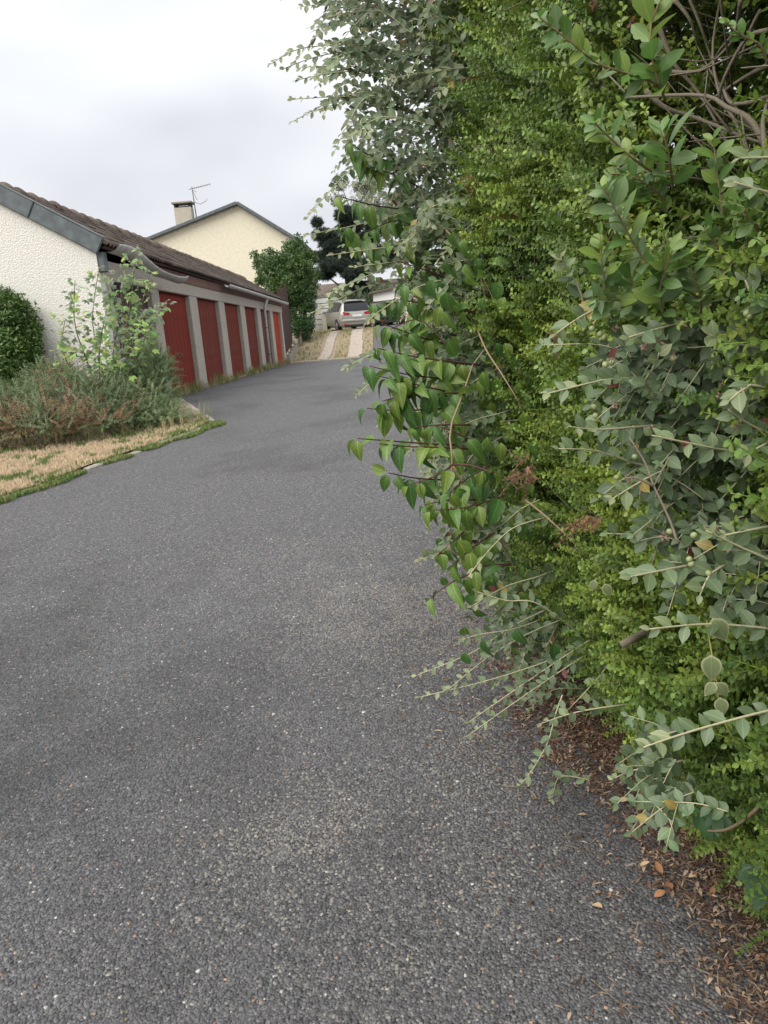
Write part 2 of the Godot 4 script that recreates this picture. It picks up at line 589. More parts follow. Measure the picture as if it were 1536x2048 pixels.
func garages() -> void:
	var g := thing("garage_row", "low row of garages with red doors under brown pantiles", "garage", Vector3(GX, GY, -12.2))
	g.position = Vector3.ZERO
	var e := Vector3(-4.17, 3.16, 0)
	var ri := Vector3(-5.7, 4.1, 0)
	# gable wall facing the lawn
	var st := st_new()
	st.set_smooth_group(-1)
	var prof := [Vector2(-4.3, 0.2), Vector2(-4.3, 3.02), Vector2(-5.7, 3.9), Vector2(-9.3, 2.95), Vector2(-9.3, 0.2)]
	for ff in [12.18, 12.40]:
		for t in [[0, 1, 2], [0, 2, 3], [0, 3, 4]]:
			for i in (t if ff > 12.2 else [t[0], t[2], t[1]]):
				st.add_vertex(Vector3(prof[i].x, prof[i].y, -ff))
	for i in 5:
		var a: Vector2 = prof[i]
		var b: Vector2 = prof[(i + 1) % 5]
		quad(st, Vector3(a.x, a.y, -12.18), Vector3(b.x, b.y, -12.18), Vector3(b.x, b.y, -12.4), Vector3(a.x, a.y, -12.4))
	part(st, "gable_wall", M.render, g).set_meta("label", "rough white rendered gable wall")
	st = st_new()
	span(st, -9.3, -9.1, 0.2, 2.95, 12.41, 32.9)
	span(st, -9.09, -4.32, 0.2, 2.9, 32.75, 32.93)
	span(st, -9.09, -4.7, 0.3, 0.6, 12.41, 32.7)
	part(st, "rear_wall", M.render, g)
	# piers
	var edges := [[12.402, STARTS[0]]]
	for i in 6:
		edges.append([ENDS[i], STARTS[i + 1]])
	edges.append([ENDS[6], 32.74])
	for p in edges:
		st = st_new()
		span(st, GX, GX - 0.42, 0.3, 2.65, p[0], p[1], 0.015)
		part(st, "pier", M.dash, g)
	st = st_new()
	span(st, GX + 0.004, GX - 0.42, 2.652, 2.95, 12.405, 32.95, 0.012)
	part(st, "lintel", M.dash, g)
	# thresholds
	for i in 7:
		st = st_new()
		span(st, GX + 0.05, GX - 0.5, GY - 0.2, GY + 0.015, STARTS[i] + 0.004, ENDS[i] - 0.004, 0.015)
		part(st, "threshold", M.concrete, g)
	# doors
	for i in 7:
		st = st_new()
		var x := GX - 0.11
		var z0: float = STARTS[i] + 0.003
		var z1: float = ENDS[i] - 0.003
		if i == 0:
			# ribbed sheet
			st.set_smooth_group(-1)
			var q := z0
			var k := 0
			while q < z1 - 0.01:
				var q2 := minf(q + 0.05, z1)
				var d := 0.0 if k % 2 == 0 else -0.03
				var d2 := -0.03 if k % 2 == 0 else 0.0
				quad(st, Vector3(x + d, 0.63, -q), Vector3(x + d, 2.6, -q), Vector3(x + d, 2.6, -q2 + 0.012), Vector3(x + d, 0.63, -q2 + 0.012))
				quad(st, Vector3(x + d, 0.63, -q2 + 0.012), Vector3(x + d, 2.6, -q2 + 0.012), Vector3(x + d2, 2.6, -q2), Vector3(x + d2, 0.63, -q2))
				q = q2
				k += 1
		else:
			var nb := 8
			for k in nb:
				var a := lerpf(z0, z1, float(k) / nb)
				var b := lerpf(z0, z1, float(k + 1) / nb)
				span(st, x + rnd(0, 0.003), x - 0.04, 0.632, 2.63, a + 0.004, b - 0.004, 0.008)
		var door := part(st, "door", M.rib if i == 0 else M.reds[i - 1], g)
		door.set_meta("label", ["brown ribbed metal garage door behind the sapling", "faded red boarded garage door with scratched paint", "dull red boarded garage door worn pale at the foot", "brown-red boarded garage door", "plain red boarded garage door beside the downpipe", "dull brown garage door past the downpipe", "bright orange-red door at the far end of the row"][i])
		st = st_new()
		st.set_smooth_group(-1)
		var mid := (z0 + z1) / 2
		if i > 0:
			span(st, x + 0.002, x + 0.012, 1.36, 1.44, mid - 0.05, mid + 0.05, 0.003)
			tube(st, [Vector3(x + 0.012, 1.41, -mid), Vector3(x + 0.055, 1.41, -mid), Vector3(x + 0.06, 1.41, -mid - 0.07), Vector3(x + 0.055, 1.40, -mid - 0.11)], 0.012, 0.009, 6)
			part(st, "handle", M.iron, door)
		# top frame of the opening
		st = st_new()
		span(st, x + 0.05, x - 0.05, 2.601 if i == 0 else 2.632, 2.651, z0, z1, 0.006)
		part(st, "frame", M.dark if i == 0 else M.reds[i - 1], door)
	# boards under the eaves
	var fb := [[15.0, 16.95, 0], [16.96, 19.4, 1], [19.41, 21.1, 2], [21.11, 24.5, 3], [24.51, 28.6, 0], [28.61, 32.9, 3]]
	for b in fb:
		st = st_new()
		span(st, GX + 0.035, GX + 0.01, 2.90, 3.085, b[0], b[1], 0.004)
		part(st, "fascia_board", M.planks[b[2]], g)
	# roof: a deck with tiles
	var roof := Node3D.new()
	roof.name = "roof"
	g.add_child(roof)
	st = st_new()
	var sl := (ri - e)
	var up := Vector3(-sl.y, sl.x, 0).normalized()
	if up.y < 0:
		up = -up
	var run := sl.length()
	var along := sl.normalized()
	var deck := Basis(along, up, along.cross(up))
	bbox(st, (e + ri) / 2 - up * 0.06 + Vector3(0, 0, -22.55), Vector3(run, 0.05, 20.6), 0.005, deck)
	var back := Vector3(-9.5, 2.98, 0) - ri
	var bup := Vector3(back.y, -back.x, 0).normalized()
	if bup.y < 0:
		bup = -bup
	bbox(st, ri + back / 2 - bup * 0.03 + Vector3(0, 0, -22.55), Vector3(back.length(), 0.07, 20.6), 0.005, Basis(back.normalized(), bup, back.normalized().cross(bup)))
	part(st, "deck", M.boards[0], roof)
	# one double-roll tile: x across (0.30), y up, z down the slope
	var tm := []
	for v in 3:
		st = st_new()
		st.set_smooth_group(0)
		var pr := []
		var wv: float = [0.0, 0.004, -0.003][v]
		for i in 17:
			var u := i / 16.0
			pr.append(Vector2(u * 0.305, 0.055 * pow(absf(sin(u * TAU)), 0.8) + wv * u))
		for i in 16:
			var a: Vector2 = pr[i]
			var b: Vector2 = pr[i + 1]
			quad(st, Vector3(a.x, a.y + 0.002, 0), Vector3(b.x, b.y + 0.002, 0), Vector3(b.x, b.y + 0.026, 0.40), Vector3(a.x, a.y + 0.026, 0.40))
			quad(st, Vector3(a.x, a.y + 0.026, 0.40), Vector3(b.x, b.y + 0.026, 0.40), Vector3(b.x, b.y + 0.004, 0.398), Vector3(a.x, a.y + 0.004, 0.398))
		st.generate_normals()
		tm.append(st.commit())
	var tb := Basis(Vector3(0, 0, -1), up, -along)
	var cols := 68
	var far_tiles := []
	var far_tint := []
	for c in cols:
		for r in 6:
			var p := e + along * (r * 0.30 + 0.33) - up * 0.028 + Vector3(0, 0, -(12.16 + c * 0.305))
			var t := Transform3D(tb * Basis.from_euler(Vector3(rnd(-0.015, 0.015), rnd(-0.008, 0.008), rnd(-0.012, 0.012))), p + up * rnd(0, 0.006))
			if c < 50:
				put(tm[rng.randi() % 3], "roof_tile", M.tiles[rng.randi() % 4], t, roof)
			else:
				far_tiles.append(t)
	scatter("roof_tiling", tm[0], far_tiles, [], M.tiles[0], roof)
	# ridge tiles
	st = st_new()
	st.set_smooth_group(0)
	for k in 8:
		var a := PI * k / 8.0
		var b := PI * (k + 1) / 8.0
		for seg in [[0.0, 0.10, 0.45, 0.155], [0.45, 0.155, 0.47, 0.10]]:
			quad(st, Vector3(cos(a) * seg[1], sin(a) * seg[1], -seg[0]), Vector3(cos(b) * seg[1], sin(b) * seg[1], -seg[0]), Vector3(cos(b) * seg[3], sin(b) * seg[3], -seg[2]), Vector3(cos(a) * seg[3], sin(a) * seg[3], -seg[2]))
	st.generate_normals()
	var rm := st.commit()
	for i in 48:
		put(rm, "ridge_tile", M.tiles[rng.randi() % 4], Transform3D(Basis.from_euler(Vector3(rnd(-0.02, 0.02), PI + rnd(-0.02, 0.02), rnd(-0.03, 0.03))), Vector3(-5.7 + rnd(-0.008, 0.008), 4.06, -(12.12 + i * 0.434) - 0.47)), roof)
	# metal verge along the gable
	var fl := [[0.0, 0.60], [0.604, 1.0]]
	for q in fl:
		st = st_new()
		var a: Vector3 = e + Vector3(0.02, 0.03, 0) + (ri - e) * q[0] * 1.02
		var b: Vector3 = e + Vector3(0.02, 0.03, 0) + (ri - e) * q[1] * 1.02
		bbox(st, (a + b) / 2 - up * 0.09 + Vector3(0, 0, -12.135 + (0.004 if q[0] > 0 else 0.0)), Vector3(a.distance_to(b), 0.25, 0.05), 0.012, deck)
		bbox(st, (a + b) / 2 + up * 0.042 + Vector3(0, 0, -12.17), Vector3(a.distance_to(b), 0.02, 0.13), 0.006, deck)
		part(st, "verge_flashing", M.zinc, g)
	st = st_new()
	bbox(st, ri + back / 2 + bup * 0.0 + Vector3(0, 0, -12.135), Vector3(back.length(), 0.25, 0.05), 0.012, Basis(back.normalized(), bup, back.normalized().cross(bup)))
	part(st, "verge_flashing", M.zinc, g)
	# gutter along the far half, downpipe, and the torn length by the near corner
	st = st_new()
	half_pipe(st, [Vector3(-4.08, 3.07, -20.9), Vector3(-4.08, 3.06, -27.0), Vector3(-4.08, 3.04, -33.2)], 0.075, 0.0)
	part(st, "gutter", M.gutter, g)
	st = st_new()
	tube(st, [Vector3(-4.1, 3.0, -27.75), Vector3(-4.12, 2.9, -27.75), Vector3(-4.2, 2.75, -27.75), Vector3(-4.22, 2.6, -27.75), Vector3(-4.22, 0.66, -27.75)], 0.05, 0.05, 8)
	part(st, "downpipe", M.gutter, g)
	st = st_new()
	for y in [1.1, 2.0]:
		tube(st, [Vector3(-4.22, y, -27.75), Vector3(-4.22, y + 0.03, -27.75)], 0.062, 0.062, 8)
	part(st, "pipe_collar", M.iron, g)
	st = st_new()
	half_pipe(st, [Vector3(-4.12, 3.24, -12.25), Vector3(-4.10, 3.2, -13.0), Vector3(-4.06, 3.06, -14.2), Vector3(-4.03, 3.0, -15.6), Vector3(-4.04, 2.99, -15.9)], 0.21, 0.55, 0.42)
	part(st, "torn_gutter", M.gutter, g).set_meta("label", "bent length of grey gutter hanging loose below the eaves")
	st = st_new()
	span(st, -4.2, -4.33, 2.75, 3.04, 12.2, 12.36, 0.01)
	part(st, "eaves_end", M.zinc, g)

func half_pipe(st: SurfaceTool, pts: Array, r: float, turn: float, arc := 1.0) -> void:
	st.set_smooth_group(0)
	var c := curve(pts, 16)
	var rings := []
	for i in c.size():
		var ring := []
		for k in 9:
			var a: float = PI * 1.5 + arc * PI * (k / 8.0 - 0.5) + turn * (0.6 + 0.4 * sin(i * 0.5))
			ring.append(c[i] + Vector3(cos(a) * r, sin(a) * r, 0))
		for k in range(8, -1, -1):
			var a: float = PI * 1.5 + arc * PI * (k / 8.0 - 0.5) + turn * (0.6 + 0.4 * sin(i * 0.5))
			ring.append(c[i] + Vector3(cos(a) * (r - 0.006), sin(a) * (r - 0.006), 0))
		rings.append(ring)
	for i in rings.size() - 1:
		for k in 18:
			var j := (k + 1) % 18
			quad(st, rings[i][k], rings[i][j], rings[i + 1][j], rings[i + 1][k])

# ---------------------------------------------------------------- the house behind
func far_house() -> void:
	var g := thing("house", "tall cream rendered house gable rising behind the garage roof", "house", Vector3(0, 0, 0))
	var prof := [Vector2(-14.2, 0.6), Vector2(-14.2, 6.42), Vector2(-7.17, 8.42), Vector2(-4.35, 6.45), Vector2(-4.35, 0.6)]
	var st := st_new()
	st.set_smooth_group(-1)
	for ff in [42.0, 50.0]:
		for t in [[0, 1, 2], [0, 2, 3], [0, 3, 4]]:
			for i in (t if ff > 45 else [t[0], t[2], t[1]]):
				st.add_vertex(Vector3(prof[i].x, prof[i].y, -ff))
	for i in 5:
		var a: Vector2 = prof[i]
		var b: Vector2 = prof[(i + 1) % 5]
		quad(st, Vector3(a.x, a.y, -42), Vector3(b.x, b.y, -42), Vector3(b.x, b.y, -50), Vector3(a.x, a.y, -50))
	part(st, "wall", M.cream, g)
	for sd in 2:
		var a := Vector3(-7.17, 8.44, 0)
		var b := Vector3(-14.6, 6.32, 0) if sd == 0 else Vector3(-4.0, 6.22, 0)
		var d := (b - a).normalized()
		var n := Vector3(-d.y, d.x, 0)
		if n.y < 0:
			n = -n
		st = st_new()
		bbox(st, (a + b) / 2 + n * 0.115 + Vector3(0, 0, -46), Vector3(a.distance_to(b) + 0.08, 0.16, 8.7), 0.02, Basis(d, n, d.cross(n)))
		var roof := part(st, "roof", M.zinc, g)
		st = st_new()
		bbox(st, (a + b) / 2 + n * 0.0 + Vector3(0, 0, -41.97), Vector3(a.distance_to(b), 0.07, 0.05), 0.01, Basis(d, n, d.cross(n)))
		part(st, "verge_trim", M.gutter, roof)
	var ch := Node3D.new()
	ch.name = "chimney"
	g.add_child(ch)
	st = st_new()
	span(st, -10.62, -9.72, 6.8, 8.72, 42.6, 43.2, 0.02)
	part(st, "stack", M.dash, ch)
	st = st_new()
	for q in [[-10.60, -10.48], [-9.86, -9.74]]:
		span(st, q[0], q[1], 8.722, 8.90, 42.62, 43.18, 0.01)
	span(st, -10.45, -9.9, 8.722, 8.80, 42.75, 43.1, 0.01)
	part(st, "flue_opening", M.dark, ch)
	st = st_new()
	span(st, -10.70, -9.64, 8.902, 9.0, 42.5, 43.3, 0.02)
	part(st, "cap", M.concrete, ch)
	st = st_new()
	tube(st, [Vector3(-9.58, 8.2, -43), Vector3(-9.62, 9.75, -43)], 0.028, 0.022, 6)
	tube(st, [Vector3(-9.8, 9.65, -43.1), Vector3(-8.55, 9.72, -42.6)], 0.018, 0.014, 5)
	for i in 8:
		var p := Vector3(-9.5, 9.66, -43).lerp(Vector3(-8.6, 9.72, -42.62), i / 7.0)
		tube(st, [p + Vector3(0.03, 0.03, 0.16), p - Vector3(0.03, 0.03, 0.16)], 0.007, 0.007, 4)
	for s in [-1.0, 1.0]:
		tube(st, [Vector3(-9.62, 9.6, -43), Vector3(-9.40, 9.25 + s * 0.2, -42.9)], 0.012, 0.012, 4)
	tube(st, [Vector3(-9.61, 9.0, -43), Vector3(-9.3, 8.86, -43), Vector3(-8.95, 9.0, -43), Vector3(-8.9, 9.12, -43)], 0.015, 0.012, 5)
	part(st, "aerial", M.iron, ch)
	st = st_new()
	tube(st, [Vector3(-11.9, 7.1, -43), Vector3(-11.9, 7.42, -43)], 0.06, 0.06, 8)
	tube(st, [Vector3(-11.5, 7.2, -43.2), Vector3(-11.5, 7.62, -43.2)], 0.02, 0.02, 5)
	part(st, "vent_pipe", M.iron, g)

	# a low building and a white wall farther up the road
	var h := thing("far_bungalow", "low brown-roofed bungalow beyond the parked cars", "house", Vector3.ZERO)
	st = st_new()
	span(st, -5.5, 6.0, 1.5, 4.2, 64, 70, 0.02)
	part(st, "wall", M.white, h)
	st = st_new()
	for s in [-1.0, 1.0]:
		var d := Vector3(0, 1.7, s * 3.6).normalized()
		bbox(st, Vector3(0.2, 4.95, -67 - s * 1.8), Vector3(12.2, 0.12, 4.1), 0.02, Basis(Vector3(1, 0, 0), Vector3(0, 3.6, -s * 1.7).normalized() * -1.0, Vector3(0, 1.7, s * 3.6).normalized()))
	part(st, "roof", M.tiles[3], h)
	var w := thing("gable_annexe", "small white rendered annexe half hidden behind the dark car", "house", Vector3.ZERO)
	st = st_new()
	span(st, -0.75, 3.4, 1.9, 4.15, 51.0, 55.0, 0.03)
	part(st, "wall", M.white, w)
	st = st_new()
	bbox(st, Vector3(1.3, 4.3, -53), Vector3(4.6, 0.14, 4.5), 0.02, Basis.from_euler(Vector3(0, 0, 0.12)))
	part(st, "roof", M.tiles[1], w)

# ---------------------------------------------------------------- driveway, fence, low wall
func driveway() -> void:
	var rows := []
	var f := 32.45
	while f < 46.0:
		rows.append(f)
		f += 0.4
	var d := part(sheet(rows, func(_f): return -4.6, func(_f): return -0.7, 12, 0.02, white), "driveway", M.lawn)
	kind(d, "structure", "sloping verge of dry grass with two concrete wheel tracks", "driveway")
	for tr in [[-3.0, -2.55, -2.75, -2.35], [-1.75, -1.15, -1.75, -1.2]]:
		f = 32.45
		while f < 41.0:
			var e := f + 0.78
			var t0 := (f - 32.45) / 9.0
			var st := st_new()
			st.set_smooth_group(-1)
			var x0 := lerpf(tr[0], tr[2], t0) + rnd(-0.02, 0.02)
			var x1 := lerpf(tr[1], tr[3], t0) + rnd(-0.02, 0.02)
			var y0 := hgt(f) + 0.02
			var y1 := hgt(e) + 0.02
			var mid := Vector3((x0 + x1) / 2, (y0 + y1) / 2 + 0.015, -(f + e) / 2)
			var z := Vector3(0, y1 - y0, -(e - f)).normalized()
			bbox(st, mid, Vector3(x1 - x0, 0.07, 0.765), 0.015, Basis(Vector3(1, 0, 0), z.cross(Vector3(-1, 0, 0)) * -1.0, -z))
			part(st, "track_slab", M.slab, d)
			f = e
	var ks := Node3D.new()
	ks.name = "drive_kerb"
	add_child(ks)
	kind(ks, "structure", "flush pale kerb at the foot of the driveway", "kerb")
	for i in 5:
		var st := st_new()
		span(st, -4.25 + i * 0.72, -4.25 + i * 0.72 + 0.71, 0.5, 0.645, 32.42, 32.56, 0.015)
		part(st, "kerb_stone", M.slab, ks)
	# fence of dark boards past the garages
	var fe := thing("board_fence", "dark brown upright board fence at the end of the garages", "fence")
	for i in 18:
		var st := st_new()
		var ff := 33.05 + i * 0.165
		span(st, -4.36, -4.385, hgt(ff) + 0.35, 3.42 + 0.035 * i + rnd(-0.02, 0.02), ff + 0.004, ff + 0.159, 0.006)
		part(st, "board", M.boards[i % 3], fe)
	for ff in [33.4, 35.7]:
		var st := st_new()
		span(st, -4.39, -4.48, 0.7, 3.7, ff, ff + 0.09, 0.008)
		part(st, "post", M.boards[1], fe)
	var st := st_new()
	span(st, -4.39, -4.43, 1.6, 1.7, 33.05, 36.0, 0.006)
	span(st, -4.39, -4.43, 3.0, 3.1, 33.05, 36.0, 0.006)
	part(st, "rail", M.boards[2], fe)
	var lw := thing("retaining_wall", "low pale concrete retaining wall below the board fence", "wall")
	for i in 6:
		st = st_new()
		var a := 32.98 + i * 0.72
		var y := maxf(hgt(a + 0.7) + 0.14, 0.98 + 0.10 * i)
		bbox(st, Vector3(-4.24, (y + 0.4) / 2, -(a + 0.36)), Vector3(0.16, y - 0.4, 0.715), 0.02)
		part(st, "block", M.concrete, lw)
	# grass of the driveway
	var tuft := tuft_mesh(6, 0.16, 0.008)
	var where := []
	var tint := []
	for i in 3800:
		var ff := rnd(32.6, 43.0)
		var x := rnd(-4.1, -0.7)
		if (x > -3.02 and x < -2.35) or (x > -1.78 and x < -1.14):
			if rng.randf() < 0.93:
				continue
		var dry := wob.get_noise_2d(x * 130, ff * 90) > 0.02
		where.append(Transform3D(Basis.from_euler(Vector3(0, rnd(0, TAU), 0)).scaled(Vector3.ONE * rnd(0.4, 1.0)), Vector3(x, hgt(ff) + 0.02, -ff)))
		tint.append(Color(0.47, 0.39, 0.24) * rnd(0.7, 1.1) if dry else Color(0.22, 0.25, 0.07) * rnd(0.6, 1.1))
	kind(scatter("driveway_grass", tuft, where, tint, M.dry), "stuff", "patchy dry grass between the concrete wheel tracks", "grass")

func tuft_mesh(n: int, l: float, w: float) -> ArrayMesh:
	var st := st_new()
	for i in n:
		var a := TAU * i / n + rnd(-0.4, 0.4)
		var out := Vector3(cos(a), 0, sin(a))
		var lean := rnd(0.15, 0.75)
		var dir := (Vector3.UP + out * lean).normalized()
		var t := Transform3D(frame(dir, out), out * rnd(0, l * 0.12))
		add_leaf(st, t, l * rnd(0.55, 1.1), w, 3, 0.25, rnd(0.1, 0.45), 0.3, 0.8)
	st.generate_normals()
	return st.commit()

# ---------------------------------------------------------------- cars
func cars() -> void:
	car("silver_car", "silver people carrier parked at the top of the driveway", Vector3(-2.25, hgt(43.4), -43.9), 0.33, lin(0.36, 0.355, 0.335), true)
	car("dark_car", "dark blue-grey car parked beside the silver one, mostly hidden by leaves", Vector3(-0.2, hgt(48.0), -49.5), 0.25, lin(0.03, 0.036, 0.045), false)

func car(called: String, label: String, at: Vector3, turn: float, paint: Color, tall: bool) -> void:
	var c := thing(called, label, "car", at)
	c.rotation.y = turn
	c.rotation.x = 0.06
	var body := mat(paint, 0.32)
	body.metallic = 0.35
	body.clearcoat_enabled = true
	body.clearcoat = 0.6
	var glass := mat(lin(0.012, 0.014, 0.016), 0.08)
	var tyre := mat(lin(0.012, 0.012, 0.012), 0.85)
	var rim := mat(lin(0.35, 0.35, 0.36), 0.35)
	rim.metallic = 0.8
	var lamp := mat(lin(0.36, 0.012, 0.015), 0.15)
	var trim := mat(lin(0.02, 0.02, 0.022), 0.6)
	var top := 1.62 if tall else 1.45
	# stations from tail (z = +2.2) to nose (z = -2.2): z, floor, belt, roof, half width low, half width belt, half width roof
	var S := [
		[2.19, 0.42, 0.82, 0.86, 0.74, 0.72, 0.66], [2.16, 0.33, 0.92, 0.98, 0.83, 0.81, 0.70], [2.08, 0.28, 0.98, 1.12, 0.88, 0.86, 0.72],
		[1.96, 0.26, 1.02, top - 0.26, 0.905, 0.88, 0.68], [1.80, 0.25, 1.03, top - 0.06, 0.912, 0.89, 0.64], [1.55, 0.24, 1.03, top - 0.01, 0.915, 0.90, 0.645], [1.0, 0.22, 1.01, top, 0.915, 0.905, 0.655],
		[0.3, 0.2, 0.98, top + 0.01, 0.915, 0.905, 0.66], [-0.3, 0.2, 0.96, top - 0.03, 0.915, 0.90, 0.64], [-0.8, 0.2, 0.95, top - 0.20, 0.915, 0.89, 0.62], [-1.25, 0.22, 0.95, 1.12, 0.91, 0.87, 0.66],
		[-1.6, 0.24, 0.90, 0.98, 0.90, 0.84, 0.62], [-2.0, 0.26, 0.76, 0.84, 0.86, 0.78, 0.55], [-2.18, 0.32, 0.62, 0.68, 0.74, 0.66, 0.45]]
	var rings := []
	for s in S:
		var half := [Vector3(s[4] * 0.8, s[1], s[0]), Vector3(s[4] * 0.97, s[1] + 0.10, s[0]), Vector3(s[4], lerpf(s[1], s[2], 0.5), s[0]), Vector3(s[5], s[2], s[0]), Vector3(lerpf(s[5], s[6], 0.55), lerpf(s[2], s[3], 0.55), s[0]), Vector3(s[6], s[3] - 0.05 * (s[3] - s[2]) / 0.6, s[0]), Vector3(s[6] * 0.6, s[3] + 0.01, s[0])]
		var ring := half.duplicate()
		for i in range(6, -1, -1):
			ring.append(Vector3(-half[i].x, half[i].y, half[i].z))
		rings.append(ring)
	var st := st_new()
	st.set_smooth_group(0)
	for i in rings.size() - 1:
		for k in 14:
			var j := (k + 1) % 14
			quad(st, rings[i][k], rings[i + 1][k], rings[i + 1][j], rings[i][j])
	for e in [0, rings.size() - 1]:
		var m := Vector3.ZERO
		for p in rings[e]:
			m += p / 14.0
		for k in 14:
			var j := (k + 1) % 14
			for p in ([m, rings[e][k], rings[e][j]] if e == 0 else [m, rings[e][j], rings[e][k]]):
				st.add_vertex(p)
	part(st, "body", body, c)
	# side glass, each pane a little proud of the body
	for sd in [1.0, -1.0]:
		for w in [[4, 5], [5, 6], [6, 7], [7, 8], [8, 9]]:
			st = st_new()
			st.set_smooth_group(0)
			var q := []
			for e in [[w[0], 0.06], [w[1], -0.06]]:
				var s: Array = S[e[0]]
				for v in [0.08, 0.55, 0.88]:
					var x: float = lerpf(s[5], s[6], v * 0.98) + 0.014
					q.append(Vector3(sd * x, lerpf(s[2], s[3], v), s[0] - e[1] * 0.5))
			quad(st, q[0], q[1], q[4], q[3])
			quad(st, q[1], q[2], q[5], q[4])
			part(st, "side_window", glass, c)
	# rear window, lamps, plate, bumper
	st = st_new()
	st.set_smooth_group(0)
	var zt := 1.80 + 0.03
	for k in 6:
		var a := -1.0 + k / 3.0
		var b := -1.0 + (k + 1) / 3.0
		quad(st, Vector3(a * 0.60, top - 0.09, zt + 0.05), Vector3(b * 0.60, top - 0.09, zt + 0.05), Vector3(b * 0.66, top - 0.26, 2.03), Vector3(a * 0.66, top - 0.26, 2.03))
		quad(st, Vector3(a * 0.66, top - 0.26, 2.03), Vector3(b * 0.66, top - 0.26, 2.03), Vector3(b * 0.70, 1.10, 2.15 - 0.02 * b * b), Vector3(a * 0.70, 1.10, 2.15 - 0.02 * a * a))
	part(st, "rear_window", glass, c)
	for sd in [1.0, -1.0]:
		st = st_new()
		st.set_smooth_group(0)
		var ys := [1.03, 0.86]
		quad(st, Vector3(sd * 0.40, 0.99, 2.20), Vector3(sd * 0.72, ys[0] + 0.03, 2.16), Vector3(sd * 0.74, ys[1], 2.18), Vector3(sd * 0.42, 0.90, 2.215))
		quad(st, Vector3(sd * 0.72, ys[0] + 0.03, 2.16), Vector3(sd * 0.885, 1.06, 1.92), Vector3(sd * 0.905, 0.90, 1.95), Vector3(sd * 0.74, ys[1], 2.18))
		quad(st, Vector3(sd * 0.40, 0.99, 2.20), Vector3(sd * 0.42, 0.90, 2.215), Vector3(sd * 0.42, 0.90, 2.1), Vector3(sd * 0.40, 0.99, 2.1))
		part(st, "tail_lamp", lamp, c)
		st = st_new()
		bbox(st, Vector3(sd * 0.62, 0.40, 2.17), Vector3(0.24, 0.07, 0.05), 0.012)
		part(st, "reflector", lamp, c)
	st = st_new()
	bbox(st, Vector3(0, 0.60, 2.16), Vector3(1.62, 0.16, 0.16), 0.05)
	part(st, "bumper", body, c)
	st = st_new()
	bbox(st, Vector3(0, 0.33, 2.13), Vector3(1.4, 0.16, 0.14), 0.04)
	part(st, "bumper_skirt", trim, c)
	st = st_new()
	bbox(st, Vector3(0, 0.84, 2.21), Vector3(0.52, 0.115, 0.02), 0.004)
	part(st, "number_plate", M.white, c)
	st = st_new()
	bbox(st, Vector3(0, top - 0.02, 1.86), Vector3(1.18, 0.035, 0.22), 0.012)
	part(st, "roof_spoiler", body, c)
	for sd in [1.0, -1.0]:
		st = st_new()
		tube(st, [Vector3(sd * 0.62, top + 0.0, 1.4), Vector3(sd * 0.63, top + 0.05, 1.2), Vector3(sd * 0.63, top + 0.05, -0.1), Vector3(sd * 0.62, top - 0.02, -0.3)], 0.016, 0.016, 6)
		part(st, "roof_rail", trim, c)
		st = st_new()
		bbox(st, Vector3(sd * 1.0, 1.02, -0.75), Vector3(0.2, 0.14, 0.1), 0.04)
		part(st, "door_mirror", body, c)
		for z in [1.35, -1.35]:
			var wl := Node3D.new()
			wl.name = "wheel"
			c.add_child(wl, true)
			wl.position = Vector3(sd * 0.82, 0.32, z)
			st = st_new()
			tube(st, [Vector3(-0.11 * sd, 0, 0), Vector3(-0.08 * sd, 0, 0), Vector3(0.08 * sd, 0, 0), Vector3(0.115 * sd, 0, 0)], 0.32, 0.32, 22)
			part(st, "tyre", tyre, wl)
			st = st_new()
			tube(st, [Vector3(0.05 * sd, 0, 0), Vector3(0.119 * sd, 0, 0)], 0.2, 0.2, 18)
			part(st, "rim", rim, wl)
			st = st_new()
			tube(st, [Vector3(0.02 * sd, 0.02, 0), Vector3(0.098 * sd, 0.02, 0)], 0.375, 0.375, 22)
			part(st, "wheel_arch", trim, c).position = wl.position

# ---------------------------------------------------------------- trees far off
func clump(n: int, r: float, l: float, w: float, sd: int) -> ArrayMesh:
	rng.seed = sd
	var st := st_new()
	for i in n:
		var d := rdir()
		var p := d * r * pow(rng.randf(), 0.5)
		add_leaf(st, Transform3D(frame((d + rdir() * 0.8).normalized(), (Vector3.UP + rdir() * 0.7).normalized()), p), l * rnd(0.7, 1.2), w * rnd(0.7, 1.2), 2, 0.3, 0.25)
	st.generate_normals()
	return st.commit()

func needles(n: int, l: float) -> ArrayMesh:
	var st := st_new()
	for i in n:
		var d := (rdir() + Vector3(0, 0.5, 0)).normalized()
		add_leaf(st, Transform3D(frame(d, rdir()), d * 0.02), l * rnd(0.6, 1.1), l * 0.10, 2, 0.2, 0.0, 0.4)
	st.generate_normals()
	return st.commit()

func crown(called: String, lobes: Array, n: int, mesh: Mesh, c0: Color, c1: Color, m: Material, parent: Node, shell := 0.55, sz0 := 0.7, sz1 := 1.25) -> void:
	var where := []
	var tint := []
	var vol := 0.0
	for l in lobes:
		vol += pow(l[1].x * l[1].y * l[1].z, 0.66)
	for l in lobes:
		var k := int(n * pow(l[1].x * l[1].y * l[1].z, 0.66) / vol)
		for i in k:
			var d := rdir()
			var bump := 1.0 + 0.28 * wob.get_noise_3d(d.x * 130 + l[0].x * 50, d.y * 130 + l[0].y * 50, d.z * 130)
			var p: Vector3 = l[0] + d * l[1] * lerpf(shell, 1.0, sqrt(rng.randf())) * bump
			where.append(Transform3D(Basis.from_euler(Vector3(rnd(-1, 1), rnd(0, TAU), rnd(-1, 1))).scaled(Vector3.ONE * rnd(sz0, sz1)), p))
			tint.append(c0.lerp(c1, rng.randf()) * rnd(0.75, 1.2))
	scatter(called, mesh, where, tint, m, parent)

